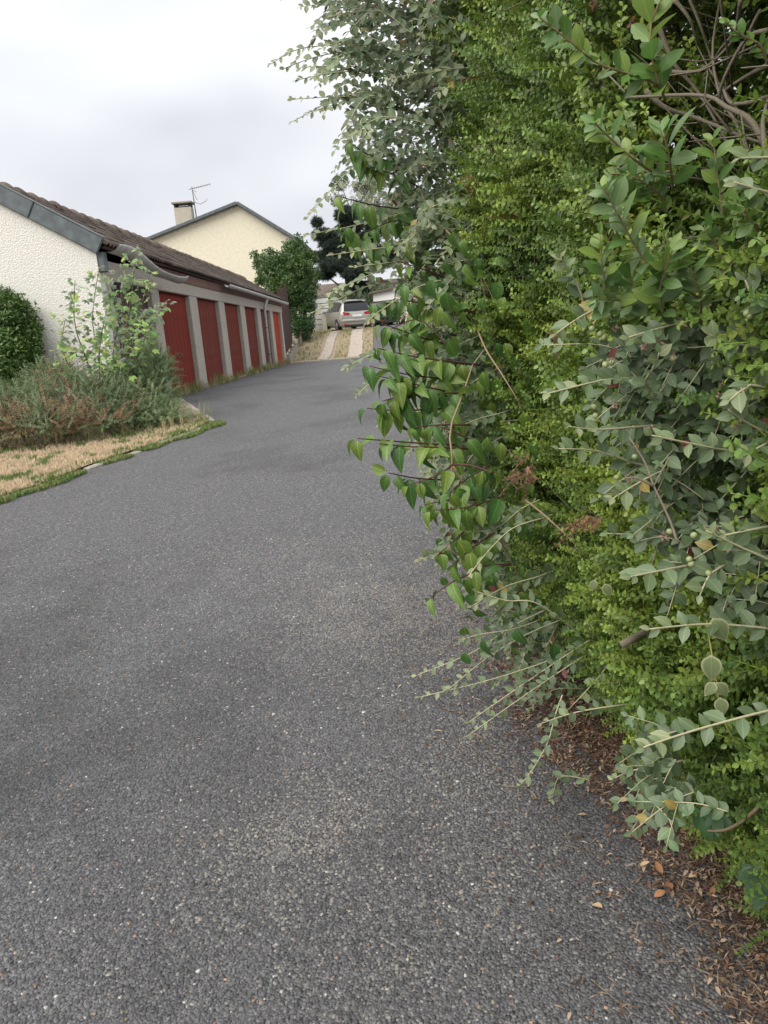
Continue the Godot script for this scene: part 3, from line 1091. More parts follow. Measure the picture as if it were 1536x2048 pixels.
func limbs(parent: Node, base: Vector3, lobes: Array, r: float, m: Material) -> void:
	var st := st_new()
	var top: Vector3 = lobes[0][0]
	tube(st, curve([base, base.lerp(top, 0.5) + Vector3(rnd(-0.1, 0.1), 0, rnd(-0.1, 0.1)), top], 8), r, r * 0.35, 7)
	part(st, "trunk", m, parent)
	for i in range(1, lobes.size()):
		st = st_new()
		var a := base.lerp(top, rnd(0.35, 0.8))
		tube(st, curve([a, a.lerp(lobes[i][0], 0.5) + Vector3(0, 0.15, 0), lobes[i][0]], 6), r * 0.4, r * 0.12, 5)
		part(st, "limb", m, parent)

func far_trees() -> void:
	var cl := clump(16, 0.16, 0.11, 0.075, 77)
	var t := thing("ivy_tree", "bushy dark green tree leaning over the end of the board fence", "tree", Vector3.ZERO)
	var base := Vector3(-4.7, 0.7, -36.6)
	var lobes := [[Vector3(-4.274, 4.648, -38.107), Vector3(1.0, 1.0, 0.9)], [Vector3(-5.211, 4.839, -38.130), Vector3(0.75, 0.7, 0.8)], [Vector3(-4.148, 5.499, -38.821), Vector3(0.6, 0.75, 0.7)], [Vector3(-4.745, 3.847, -37.397), Vector3(0.9, 0.75, 0.8)], [Vector3(-3.713, 4.289, -38.550), Vector3(0.55, 0.9, 0.7)], [Vector3(-5.735, 5.274, -38.732), Vector3(0.4, 0.35, 0.5)], [Vector3(-3.916, 5.998, -38.941), Vector3(0.16, 0.4, 0.25)], [Vector3(-4.480, 5.878, -38.901), Vector3(0.14, 0.3, 0.2)], [Vector3(-3.385, 5.391, -38.813), Vector3(0.2, 0.35, 0.3)], [Vector3(-6.022, 5.602, -38.801), Vector3(0.18, 0.14, 0.2)], [Vector3(-3.206, 4.601, -38.634), Vector3(0.2, 0.3, 0.3)], [Vector3(-5.340, 5.689, -38.837), Vector3(0.22, 0.16, 0.3)], [Vector3(-5.903, 4.437, -38.124), Vector3(0.25, 0.2, 0.3)]]
	limbs(t, base, lobes, 0.16, M.bark)
	crown("crown", lobes, 1500, cl, Color(0.05, 0.10, 0.028), Color(0.10, 0.17, 0.05), M.leaf, t, 0.35)
	var iv := thing("ivy_column", "dense dark ivy hanging over the post beside the driveway", "ivy", Vector3.ZERO)
	lobes = [[Vector3(-3.932, 2.528, -37.316), Vector3(0.5, 1.15, 0.5)], [Vector3(-3.726, 3.325, -37.710), Vector3(0.45, 0.9, 0.5)], [Vector3(-4.063, 2.077, -37.003), Vector3(0.55, 0.5, 0.5)]]
	limbs(iv, Vector3(-4.0, 1.1, -36.3), lobes, 0.08, M.bark)
	crown("leaves", lobes, 900, cl, Color(0.035, 0.085, 0.025), Color(0.07, 0.14, 0.045), M.leaf, iv, 0.5, 0.5, 0.9)
	var nd := needles(26, 0.34)
	t = thing("pine_tree", "dark pine with open layered branches behind the silver car", "tree", Vector3.ZERO)
	lobes = [[Vector3(-2.838, 7.674, -62.970), Vector3(1.1, 1.4, 1.2)]]
	for q in [[Vector3(-4.238, 9.248, -62.789), 1.0, 0.4], [Vector3(-4.806, 7.650, -63.022), 0.9, 0.45], [Vector3(-3.732, 8.474, -62.826), 1.0, 0.5], [Vector3(-2.292, 9.753, -63.669), 1.1, 0.5], [Vector3(-1.199, 8.721, -63.558), 1.2, 0.6], [Vector3(-3.621, 6.896, -61.847), 1.2, 0.5], [Vector3(-2.129, 6.206, -61.619), 1.1, 0.5], [Vector3(-4.566, 6.339, -63.339), 0.8, 0.35], [Vector3(-0.946, 6.717, -62.278), 1.2, 0.6], [Vector3(-2.577, 10.627, -63.147), 0.8, 0.6], [Vector3(0.064, 9.865, -64.571), 1.2, 0.8], [Vector3(0.272, 7.415, -62.878), 1.2, 0.8], [Vector3(-1.888, 5.160, -63.128), 1.0, 0.4], [Vector3(-4.782, 10.307, -63.535), 0.4, 0.25]]:
		lobes.append([q[0], Vector3(q[1], q[2], 1.0)])
	limbs(t, Vector3(-2.688, 2.723, -62.853), lobes, 0.28, M.bark)
	crown("crown", lobes, 4600, nd, Color(0.018, 0.035, 0.026), Color(0.035, 0.06, 0.04), M.dull, t, 0.2, 0.7, 1.3)
	t = thing("thin_tree", "tall sparse olive-green tree rising behind the pine", "tree", Vector3.ZERO)
	lobes = [[Vector3(-1.115, 11.904, -70.150), Vector3(1.4, 2.2, 1.2)], [Vector3(-3.072, 14.367, -70.675), Vector3(0.8, 0.7, 0.8)], [Vector3(-3.530, 12.936, -70.333), Vector3(0.7, 0.5, 0.8)], [Vector3(-0.522, 13.953, -70.638), Vector3(1.5, 1.0, 1.2)], [Vector3(-2.431, 11.590, -70.047), Vector3(0.9, 0.7, 0.9)], [Vector3(1.024, 11.733, -70.159), Vector3(1.4, 1.4, 1.2)]]
	limbs(t, Vector3(-1.198, 2.686, -68.012), lobes, 0.2, M.bark)
	crown("crown", lobes, 1100, clump(12, 0.2, 0.16, 0.1, 91), Color(0.10, 0.12, 0.06), Color(0.16, 0.18, 0.09), M.dull, t, 0.1, 0.6, 1.2)
	# fan palm-like shrub between the white gate and the car
	var p := thing("spiky_shrub", "light green spiky shrub growing behind the silver car", "shrub", Vector3(-3.589, 2.597, -50.482))
	var st := st_new()
	for i in 90:
		var d := (rdir() + Vector3(0, 0.7, 0)).normalized()
		add_leaf(st, Transform3D(frame(d, rdir()), Vector3(0, rnd(0.2, 1.3), 0) + rdir() * 0.25), rnd(0.5, 1.0), 0.06, 3, 0.3, 0.25, 0.35)
	part(st, "fronds", tinted(M.dull, Color(0.14, 0.22, 0.07)), p)
	st = st_new()
	tube(st, [Vector3(0, -0.3, 0), Vector3(0, 0.9, 0)], 0.12, 0.09, 7)
	part(st, "trunk", M.bark, p)
	# white gate with its post, by the ivy
	var gt := thing("white_gate", "white slatted gate beside the ivy, behind the parked car", "gate", Vector3.ZERO)
	for i in 6:
		st = st_new()
		span(st, -5.0, -3.2, 1.98 + i * 0.29, 1.98 + i * 0.29 + 0.25, 45.0, 45.05, 0.01)
		part(st, "slat", M.white, gt)
	st = st_new()
	span(st, -3.62, -3.34, 1.5, 2.75, 44.3, 44.58, 0.02)
	part(st, "post", M.cream, gt)
	# evergreen hedge closing the view up the road
	var hd := thing("far_hedge", "dark clipped hedge closing the road beyond the cars", "hedge", Vector3.ZERO)
	lobes = []
	for i in 9:
		lobes.append([Vector3(-12 + i * 2.9, 3.1, -58.5 + rnd(-0.5, 0.5)), Vector3(1.9, rnd(1.5, 2.2), 1.0)])
	limbs(hd, Vector3(-1, 1.8, -58.5), lobes, 0.1, M.bark)
	crown("foliage", lobes, 2600, clump(16, 0.24, 0.17, 0.1, 78), Color(0.03, 0.06, 0.02), Color(0.06, 0.11, 0.03), M.dull, hd, 0.6)

# ---------------------------------------------------------------- plants on the lawn
func spray_mesh(sd: int, l: float, pairs: int, ll: float, lw: float, seg := 2, alternate := false, stem_r := 0.0011) -> ArrayMesh:
	rng.seed = sd
	var st := st_new()
	var bend := Vector3(rnd(-0.2, 0.2), 0, rnd(-0.2, 0.2))
	var pts := []
	for i in 5:
		var s := i / 4.0
		pts.append(Vector3(bend.x * l * s * s, l * s, bend.z * l * s * s))
	st.set_color(Color(1.5, 1.1, 0.8))
	st.set_uv(Vector2.ZERO)
	tube(st, pts, stem_r, stem_r * 0.5, 3)
	for i in pairs:
		var s := (i + 0.6) / pairs
		var p := Vector3(bend.x * l * s * s, l * s, bend.z * l * s * s)
		var a := i * 1.45 + rnd(-0.3, 0.3)
		for k in (1 if alternate else 2):
			var out := Vector3(cos(a + PI * k), 0, sin(a + PI * k))
			var dir := (out + Vector3.UP * rnd(0.3, 0.9)).normalized()
			var n := (Vector3.UP - out * 0.5 + rdir() * 0.4).normalized()
			var v := rnd(0.75, 1.3)
			var old := rng.randf()
			st.set_color(Color(v * rnd(0.9, 1.15), v, v * rnd(0.8, 1.1)) if old > 0.035 else (Color(1.5, 0.65, 0.9) if old < 0.018 else Color(2.0, 1.35, 0.9)))
			var z := ll * rnd(0.75, 1.15) * (1.0 - 0.35 * s * s)
			add_leaf(st, Transform3D(frame(dir, n), p), z, lw * z / ll, seg, 0.25, rnd(0.0, 0.3), 0.5, 0.8)
	st.generate_normals()
	return st.commit()

func lobed_leaf(sd: int, l: float) -> ArrayMesh:
	rng.seed = sd
	var st := st_new()
	for k in [[0.0, 1.0], [0.75, 0.8], [-0.75, 0.8], [1.45, 0.5], [-1.45, 0.5]]:
		var d := Vector3(sin(k[0]), cos(k[0]), rnd(-0.15, 0.15)).normalized()
		add_leaf(st, Transform3D(frame(d, Vector3(0, 0, 1)), Vector3(0, l * 0.18, 0.001 * k[0])), l * 0.8 * k[1], l * 0.42 * k[1], 3, 0.2, 0.2, 0.5)
	tube(st, [Vector3(0, -l * 0.25, 0), Vector3(0, l * 0.2, 0)], l * 0.015, l * 0.012, 3)
	st.generate_normals()
	return st.commit()

func lawn_plants() -> void:
	rng.seed = 99
	# dry turf
	var where := []
	var tint := []
	var tuft := tuft_mesh(9, 0.055, 0.0045)
	for i in 15000:
		var f := rnd(6.2, 11.2)
		var x := kerb_x(f) - 0.1 - pow(rng.randf(), 1.2) * 3.2
		var green := wob.get_noise_2d(x * 190, f * 150) > 0.27 or (kerb_x(f) - x < 0.3 and rng.randf() < 0.55 and wob.get_noise_2d(f * 220, 4) > -0.1) or (f > 9.2 and rng.randf() < 0.35)
		where.append(Transform3D(Basis.from_euler(Vector3(rnd(-0.3, 0.3), rnd(0, TAU), rnd(-0.3, 0.3))).scaled(Vector3.ONE * rnd(0.5, 1.15)), Vector3(x, hgt(f) + 0.025, -f)))
		tint.append(Color(0.13, 0.20, 0.05) * rnd(0.7, 1.2) if green else Color(0.60, 0.48, 0.33) * rnd(0.7, 1.2))
	kind(scatter("dry_grass", tuft, where, tint, M.dry), "stuff", "short parched straw-coloured grass on the lawn corner", "grass")
	# green fringe along the kerb
	where = []
	tint = []
	for i in 5200:
		var f := rnd(6.3, 10.5)
		var n := wob.get_noise_2d(f * 160, 77)
		if n < -0.2 and f < 9.0:
			continue
		var x := kerb_x(f) + rnd(-0.13, 0.09 + 0.14 * n)
		where.append(Transform3D(Basis.from_euler(Vector3(rnd(-0.4, 0.4), rnd(0, TAU), rnd(-0.4, 0.4))).scaled(Vector3.ONE * rnd(0.4, 0.95)), Vector3(x, hgt(f) + 0.004, -f)))
		tint.append((Color(0.085, 0.17, 0.035) if rng.randf() < 0.75 else Color(0.36, 0.30, 0.14)) * rnd(0.75, 1.25))
	kind(scatter("kerb_grass", tuft, where, tint, M.dry), "stuff", "green grass creeping over the kerb edge onto the tarmac", "grass")
	# taller clumps
	var tall := tuft_mesh(16, 0.30, 0.006)
	var spots := [Vector3(-2.647, 0.502, -10.636), Vector3(-2.743, 0.495, -10.457), Vector3(-2.799, 0.484, -10.139), Vector3(-3.750, 0.455, -9.375), Vector3(-3.714, 0.462, -9.533), Vector3(-2.939, 0.472, -9.804), Vector3(-3.112, 0.469, -9.733), Vector3(-2.564, 0.505, -10.733), Vector3(-2.902, 0.480, -10.025), Vector3(-3.376, 0.463, -9.559)]
	for i in spots.size():
		var p: Vector3 = spots[i]
		var g := thing("grass_clump", ["loose olive clump of tall grass at the shrub edge", "green clump of tall grass at the shrub edge", "straw-coloured clump of tall grass at the shrub edge"][i % 3], "grass", p + Vector3(0, 0.04, 0), "tall grass clumps")
		var s: float = [1.1, 0.9, 0.8, 0.9, 0.8, 0.8, 0.6, 0.9, 0.7, 0.6][i]
		put(tall, "blades", tinted(M.dry, [Color(0.26, 0.27, 0.11), Color(0.14, 0.2, 0.07), Color(0.40, 0.33, 0.17)][i % 3]), Transform3D(Basis.from_euler(Vector3(0, i, 0)).scaled(Vector3.ONE * s), Vector3.ZERO), g)
	# weeds along the garage doors
	where = []
	tint = []
	for i in 520:
		var f := rnd(14.9, 32.3)
		if wob.get_noise_2d(f * 240, 31) < 0.0:
			continue
		where.append(Transform3D(Basis.from_euler(Vector3(rnd(-0.2, 0.2), rnd(0, TAU), 0)).scaled(Vector3.ONE * rnd(0.35, 1.25)), Vector3(-4.27 + rnd(0.0, 0.28), 0.61, -f)))
		tint.append((Color(0.16, 0.22, 0.06) if rng.randf() < 0.6 else Color(0.38, 0.33, 0.16)) * rnd(0.7, 1.2))
	kind(scatter("door_weeds", tuft_mesh(10, 0.26, 0.009), where, tint, M.dry), "stuff", "straggling weeds along the foot of the garage doors", "weeds")

	# clipped evergreen against the gable
	var e := thing("evergreen_bush", "dense dark green bush against the white gable wall", "bush", Vector3.ZERO)
	var lobes := [[Vector3(-5.961, 1.804, -11.638), Vector3(0.72, 0.72, 0.55)], [Vector3(-5.612, 2.139, -11.827), Vector3(0.34, 0.34, 0.4)], [Vector3(-5.523, 1.555, -11.488), Vector3(0.36, 0.5, 0.45)], [Vector3(-5.777, 1.229, -11.201), Vector3(0.6, 0.5, 0.5)], [Vector3(-5.417, 1.758, -11.743), Vector3(0.2, 0.3, 0.3)], [Vector3(-5.788, 2.450, -11.997), Vector3(0.2, 0.14, 0.25)], [Vector3(-5.311, 1.969, -11.794), Vector3(0.1, 0.13, 0.15)], [Vector3(-5.278, 1.391, -11.456), Vector3(0.18, 0.2, 0.25)], [Vector3(-5.462, 2.332, -11.875), Vector3(0.12, 0.1, 0.15)]]
	limbs(e, Vector3(-5.862, 0.803, -11.203), lobes, 0.05, M.bark)
	crown("foliage", lobes, 2100, clump(18, 0.09, 0.06, 0.03, 5), Color(0.035, 0.085, 0.02), Color(0.11, 0.19, 0.04), M.leaf, e, 0.5, 0.7, 1.2)

	# sprawling shrubs at the corner
	var grey := spray_mesh(41, 0.26, 12, 0.028, 0.016, 2, false, 0.002)
	var m1 := thing("brown_shrub", "low sprawling shrub with rusty brown and grey-green foliage", "shrub", Vector3.ZERO)
	lobes = [[Vector3(-4.212, 0.900, -9.929), Vector3(0.62, 0.42, 0.5)], [Vector3(-4.700, 0.866, -9.704), Vector3(0.5, 0.33, 0.45)], [Vector3(-3.774, 0.846, -10.132), Vector3(0.48, 0.36, 0.45)], [Vector3(-4.626, 1.136, -10.693), Vector3(0.42, 0.3, 0.4)], [Vector3(-5.149, 0.912, -9.602), Vector3(0.5, 0.35, 0.4)], [Vector3(-3.852, 0.686, -9.580), Vector3(0.5, 0.2, 0.35)], [Vector3(-4.758, 0.782, -9.273), Vector3(0.6, 0.24, 0.35)], [Vector3(-4.277, 0.726, -9.271), Vector3(0.5, 0.2, 0.35)]]
	mound(m1, lobes, 3600, grey, 0)
	var m2 := thing("grey_shrub", "rounded grey-green shrub beside the first red door", "shrub", Vector3.ZERO)
	lobes = [[Vector3(-3.440, 0.839, -10.651), Vector3(0.44, 0.36, 0.45)], [Vector3(-3.348, 1.152, -11.034), Vector3(0.24, 0.36, 0.35)], [Vector3(-3.704, 0.980, -10.883), Vector3(0.4, 0.34, 0.4)], [Vector3(-3.192, 0.593, -10.395), Vector3(0.3, 0.15, 0.3)], [Vector3(-3.526, 0.657, -10.299), Vector3(0.4, 0.18, 0.3)]]
	mound(m2, lobes, 2400, grey, 1)

	# the lobed-leaf sapling growing out of them
	var sp := thing("sapling", "tall sapling with lobed bright leaves in front of the ribbed door", "sapling", Vector3.ZERO)
	var stems := [[Vector3(-3.945, 0.577, -10.579), Vector3(-3.955, 1.318, -10.750), Vector3(-4.001, 1.994, -10.803), Vector3(-3.839, 2.748, -10.982)], [Vector3(-3.945, 0.577, -10.579), Vector3(-3.843, 1.441, -10.884), Vector3(-3.686, 2.108, -11.042), Vector3(-3.563, 2.778, -11.200)], [Vector3(-3.945, 0.577, -10.579), Vector3(-3.715, 1.299, -10.752), Vector3(-3.454, 1.953, -11.012), Vector3(-3.229, 2.581, -11.162)], [Vector3(-3.965, 0.578, -10.579), Vector3(-4.088, 1.334, -10.648), Vector3(-4.204, 1.942, -10.684), Vector3(-4.158, 2.533, -10.822)], [Vector3(-3.945, 0.577, -10.579), Vector3(-3.674, 1.367, -10.666), Vector3(-3.266, 1.801, -10.673), Vector3(-2.934, 2.138, -10.758)], [Vector3(-3.965, 0.578, -10.579), Vector3(-4.199, 1.149, -10.500), Vector3(-4.357, 1.626, -10.505), Vector3(-4.292, 2.014, -10.596)], [Vector3(-3.947, 0.565, -10.679), Vector3(-3.825, 1.230, -10.938), Vector3(-3.877, 1.921, -11.200), Vector3(-3.904, 2.477, -11.328)], [Vector3(-3.873, 0.583, -10.479), Vector3(-3.587, 1.166, -10.518), Vector3(-3.322, 1.544, -10.509), Vector3(-3.163, 1.858, -10.586)], [Vector3(-3.945, 0.577, -10.579), Vector3(-3.887, 1.196, -10.416), Vector3(-3.813, 1.650, -10.420), Vector3(-3.674, 2.157, -10.541)], [Vector3(-3.910, 0.574, -10.579), Vector3(-3.659, 1.564, -10.814), Vector3(-3.522, 2.231, -11.074), Vector3(-3.400, 2.901, -11.232)]]
	var lf := [lobed_leaf(1, 0.10), lobed_leaf(2, 0.10), lobed_leaf(3, 0.10)]
	rng.seed = 1234
	var lm := []
	for c in [[0.12, 0.24, 0.06], [0.16, 0.28, 0.07], [0.21, 0.32, 0.08], [0.10, 0.19, 0.05], [0.25, 0.32, 0.08]]:
		lm.append(tinted(M.dull, Color(c[0], c[1], c[2]) * 1.1))
	for s in stems:
		var st := st_new()
		var c := curve(s, 14)
		tube(st, c, 0.013, 0.004, 5)
		part(st, "stem", M.bark, sp)
		for i in 95:
			var k := rnd(0.2, 1.0)
			var q: Vector3 = c[int(k * 14)]
			var out := (rdir() + Vector3(0, 0.15, 0)).normalized()
			var off := out * rnd(0.02, 0.24) * (1.15 - 0.6 * k)
			var dir := (out + Vector3(0, -0.25, 0)).normalized()
			put(lf[rng.randi() % 3], "leaf", lm[rng.randi() % 5], Transform3D(frame(dir, (Vector3.UP + rdir() * 0.7).normalized()).scaled(Vector3.ONE * rnd(0.7, 1.35)), q + off), sp)

func mound(parent: Node3D, lobes: Array, n: int, mesh: Mesh, which: int) -> void:
	var where := []
	var tint := []
	for l in lobes:
		for i in n / lobes.size():
			var d := rdir()
			d.y = absf(d.y) * 1.0 - 0.15
			d = d.normalized()
			var p: Vector3 = l[0] + d * l[1] * lerpf(0.35, 1.0, sqrt(rng.randf()))
			p.y = maxf(p.y, hgt(-p.z) + 0.05)
			where.append(Transform3D(frame((d + Vector3(0, 0.1, 0) + rdir() * 0.9).normalized(), rdir()).scaled(Vector3.ONE * rnd(0.6, 1.1)), p))
			var q := wob.get_noise_3d(p.x * 130, p.y * 150, p.z * 130 + which * 500)
			var c := Color(0.16, 0.22, 0.11)
			if which == 0 and q + rnd(-0.22, 0.22) > 0.1:
				c = Color(0.25, 0.145, 0.085) if rng.randf() < 0.5 else Color(0.25, 0.19, 0.115)
			elif which == 1:
				c = Color(0.18, 0.25, 0.115)
			tint.append(c * rnd(0.7, 1.25))
	scatter("foliage", mesh, where, tint, M.dull, parent)
	for i in 26:
		var l: Array = lobes[rng.randi() % lobes.size()]
		var a: Vector3 = l[0] * 1.0
		a.y = hgt(-a.z) + 0.05
		var d := rdir()
		d.y = absf(d.y)
		var b: Vector3 = l[0] + d * l[1] * rnd(0.9, 1.25)
		var st := st_new()
		tube(st, curve([a, a.lerp(b, 0.5) + Vector3(rnd(-0.1, 0.1), 0.12, rnd(-0.1, 0.1)), b], 7), 0.008, 0.003, 4)
		part(st, "branch", M.grey_bark, parent)

# ---------------------------------------------------------------- the small-leaved hedge
func face_x(f: float, y: float) -> float:
	var x := 0.53 - 0.11 * (f - 1.0) - 0.06 * (y - 1.3)
	if y < 0.8:
		x += (0.8 - y) * 0.36
	if y < 0.3:
		x += (0.3 - y) * 0.5
	x += 0.10 * wob.get_noise_3d(f * 120, y * 120, 40.0) + 0.05 * wob.get_noise_3d(f * 420, y * 420, 9.0)
	return x

func hedge() -> void:
	var h := thing("box_hedge", "tall dense small-leaved green hedge bulging over the tarmac", "hedge", Vector3.ZERO)
	var sprays := []
	for i in 4:
		sprays.append(spray_mesh(300 + i, 0.12, 14, 0.0148, 0.0100, 3))
	rng.seed = 2024
	var holes := [[Vector3(0.481, 1.819, -1.163), 0.24], [Vector3(0.470, 1.693, -1.164), 0.14], [Vector3(0.401, 1.769, -1.150), 0.11], [Vector3(0.480, 1.926, -1.291), 0.15], [Vector3(0.503, 1.718, -1.089), 0.14], [Vector3(0.394, 1.786, -1.872), 0.05], [Vector3(0.317, 1.616, -2.190), 0.06], [Vector3(0.469, 1.219, -1.075), 0.09], [Vector3(0.425, 1.698, -1.442), 0.05], [Vector3(0.491, 1.136, -1.056), 0.06], [Vector3(0.285, 2.011, -2.692), 0.10], [Vector3(0.296, 0.974, -2.246), 0.08]]
	var where := [[], [], [], []]
	var tint := [[], [], [], []]
	var close := []
	for i in 43000:
		var f := rnd(0.42, 2.85)
		var y := rnd(0.06, 3.2)
		var depth := -0.42 * log(1.0 - 0.9 * rng.randf()) * 0.45
		var x := face_x(f, y) + depth
		y = maxf(y, hgt(f) + 0.06)
		var p := Vector3(x, y, -f)
		var skip := false
		for q in holes:
			var d: Vector3 = p - q[0]
			d.x *= 0.42
			if d.length() < q[1] * (1.0 + 0.35 * wob.get_noise_3d(p.x * 500, p.y * 500, p.z * 500)):
				skip = true
		if skip:
			continue
		# the leaves stand in loose rounded bunches
		if depth < 0.30 and wob.get_noise_3d(p.x * 560, p.y * 560, p.z * 560 + 50) < -0.11:
			continue
		var dir := (Vector3(-0.75, 0.55, 0.15) + rdir() * 0.75).normalized()
		var t := Transform3D(frame(dir, rdir()).scaled(Vector3.ONE * rnd(0.62, 1.35)), p)
		var yel := wob.get_noise_3d(p.x * 380, p.y * 380, p.z * 380 + 300)
		var c := Color(0.19, 0.30, 0.055).lerp(Color(0.30, 0.39, 0.07), clampf(yel * 1.3 + 0.6 * rng.randf() - 0.1, 0, 1))  .lerp(Color(0.11, 0.20, 0.05), clampf(-yel * 1.3 + 0.45 * rng.randf(), 0, 0.9))
		if rng.randf() < 0.005:
			c = Color(0.26, 0.10, 0.05)
		c *= rnd(0.8, 1.2)
		var k := rng.randi() % 4
		if depth < 0.03 and close.size() < 240 and f < 1.5 and p.distance_to(Vector3(0, 1.5, 0)) < 1.35 and rng.randf() < 0.5:
			close.append([k, t, c])
			continue
		where[k].append(t)
		tint[k].append(c)
	# the far side of the hedge
	for i in 8000:
		var f := rnd(0.2, 3.2)
		var y := rnd(0.1, 3.3)
		var k := rng.randi() % 4
		where[k].append(Transform3D(frame((Vector3(0.8, 0.5, 0) + rdir() * 0.8).normalized(), rdir()).scaled(Vector3.ONE * rnd(1.2, 2.0)), Vector3(rnd(0.95, 1.45), maxf(y, hgt(f) + 0.1), -f)))
		tint[k].append(Color(0.165, 0.265, 0.06) * rnd(0.8, 1.2))
	for k in 4:
		scatter("foliage", sprays[k], where[k], tint[k], M.leaf, h)
	var tones := []
	for c in [[0.15, 0.24, 0.05], [0.23, 0.30, 0.06], [0.10, 0.19, 0.05], [0.18, 0.28, 0.055]]:
		var m := mat(lin(c[0], c[1], c[2]), 0.42, 0.5, true)
		tones.append(m)
	for q in close:
		put(sprays[q[0]], "leafy_twig", tones[rng.randi() % 4], q[1], h)
	# dead tufts caught on the face
	var dead := spray_mesh(333, 0.07, 9, 0.014, 0.007, 2)
	for p in [Vector3(0.319, 1.198, -1.734), Vector3(0.305, 1.176, -1.729), Vector3(0.332, 1.152, -1.755), Vector3(0.375, 1.114, -1.459), Vector3(0.384, 1.103, -1.457), Vector3(0.389, 1.443, -1.741), Vector3(0.304, 1.913, -2.413), Vector3(0.426, 1.990, -1.509)]:
		for i in 3:
			put(dead, "dead_twig", tinted(M.dry, Color(0.22, 0.12, 0.06) * rnd(0.6, 1.2)), Transform3D(frame((Vector3(-0.6, -0.3, 0.3) + rdir()).normalized(), rdir()), p + rdir() * 0.015 + Vector3(-0.02, 0, 0.02)), h)
	# stems inside
	for i in 40:
		var f := rnd(1.0, 3.0)
		var x := rnd(0.92, 1.2)
		var a := Vector3(x, hgt(f), -f)
		var b := Vector3(x + rnd(-0.25, 0.1), rnd(1.0, 1.6), -f + rnd(-0.2, 0.2))
		var c := Vector3(face_x(f, 2.4) + rnd(0.08, 0.5), rnd(2.0, 3.1), -f + rnd(-0.3, 0.3))
		var st := st_new()
		tube(st, curve([a, b, c], 9), rnd(0.008, 0.018), 0.004, 6)
		part(st, "stem", M.bark, h)
	var tw := st_new()
	for i in 2600:
		var f := rnd(0.45, 2.8)
		var y := rnd(0.15, 3.1)
		var p := Vector3(face_x(f, y) + rnd(-0.02, 0.3), maxf(y, hgt(f) + 0.05), -f)
		var d := (Vector3(-0.7, 0.6, 0.1) + rdir() * 0.9).normalized()
		var l := rnd(0.08, 0.28)
		tube(tw, [p - d * l * 0.6, p + rdir() * 0.015, p + d * l * 0.4], rnd(0.0012, 0.003), 0.0009, 3)
	kind(part(tw, "twigs", M.grey_bark, h), "stuff")
	# bare wood showing in the gap near the top
	for c in [[Vector3(0.511, 1.692, -1.083), Vector3(0.501, 1.736, -1.113), Vector3(0.486, 1.762, -1.150), Vector3(0.472, 1.795, -1.209), Vector3(0.398, 1.827, -1.317)], [Vector3(0.512, 1.696, -1.135), Vector3(0.509, 1.751, -1.179), Vector3(0.509, 1.798, -1.231), Vector3(0.517, 1.872, -1.279), Vector3(0.557, 1.963, -1.352)], [Vector3(0.523, 1.843, -1.118), Vector3(0.517, 1.849, -1.171), Vector3(0.501, 1.800, -1.210), Vector3(0.528, 1.769, -1.255)], [Vector3(0.543, 1.771, -1.153), Vector3(0.514, 1.766, -1.152), Vector3(0.504, 1.776, -1.184), Vector3(0.505, 1.803, -1.211)], [Vector3(0.510, 1.967, -1.352), Vector3(0.523, 1.928, -1.343), Vector3(0.544, 1.887, -1.355), Vector3(0.546, 1.827, -1.320)], [Vector3(0.515, 1.903, -1.183), Vector3(0.529, 1.881, -1.230), Vector3(0.528, 1.871, -1.279), Vector3(0.525, 1.851, -1.326)], [Vector3(0.484, 1.664, -1.025), Vector3(0.497, 1.719, -1.068), Vector3(0.516, 1.755, -1.098)], [Vector3(0.430, 1.836, -1.320), Vector3(0.459, 1.807, -1.314), Vector3(0.504, 1.788, -1.310), Vector3(0.548, 1.745, -1.250), Vector3(0.563, 1.718, -1.193)], [Vector3(0.479, 1.943, -1.397), Vector3(0.499, 1.886, -1.384), Vector3(0.536, 1.835, -1.373), Vector3(0.568, 1.711, -1.294)], [Vector3(0.572, 1.829, -1.219), Vector3(0.554, 1.825, -1.269), Vector3(0.513, 1.803, -1.314)], [Vector3(0.440, 1.873, -1.329), Vector3(0.478, 1.852, -1.304), Vector3(0.511, 1.851, -1.274), Vector3(0.551, 1.893, -1.233)], [Vector3(0.467, 1.949, -1.296), Vector3(0.487, 1.918, -1.289), Vector3(0.508, 1.891, -1.314)], [Vector3(0.567, 1.906, -1.237), Vector3(0.550, 1.879, -1.230), Vector3(0.542, 1.845, -1.242)]]:
		var st := st_new()
		tube(st, curve(c, 14), rnd(0.0024, 0.005), rnd(0.001, 0.002), 6)
		part(st, "bare_branch", M.grey_bark, h)
	var st2 := st_new()
	tube(st2, curve([Vector3(0.386, 0.906, -1.329), Vector3(0.408, 0.910, -1.341), Vector3(0.451, 0.890, -1.409), Vector3(0.536, 0.866, -1.529)], 8), 0.0075, 0.009, 8)
	part(st2, "cut_stub", M.grey_bark, h)

# ---------------------------------------------------------------- shoots with leaves
var leaves := []   # [mesh index, transform, tint] of the shrub being built

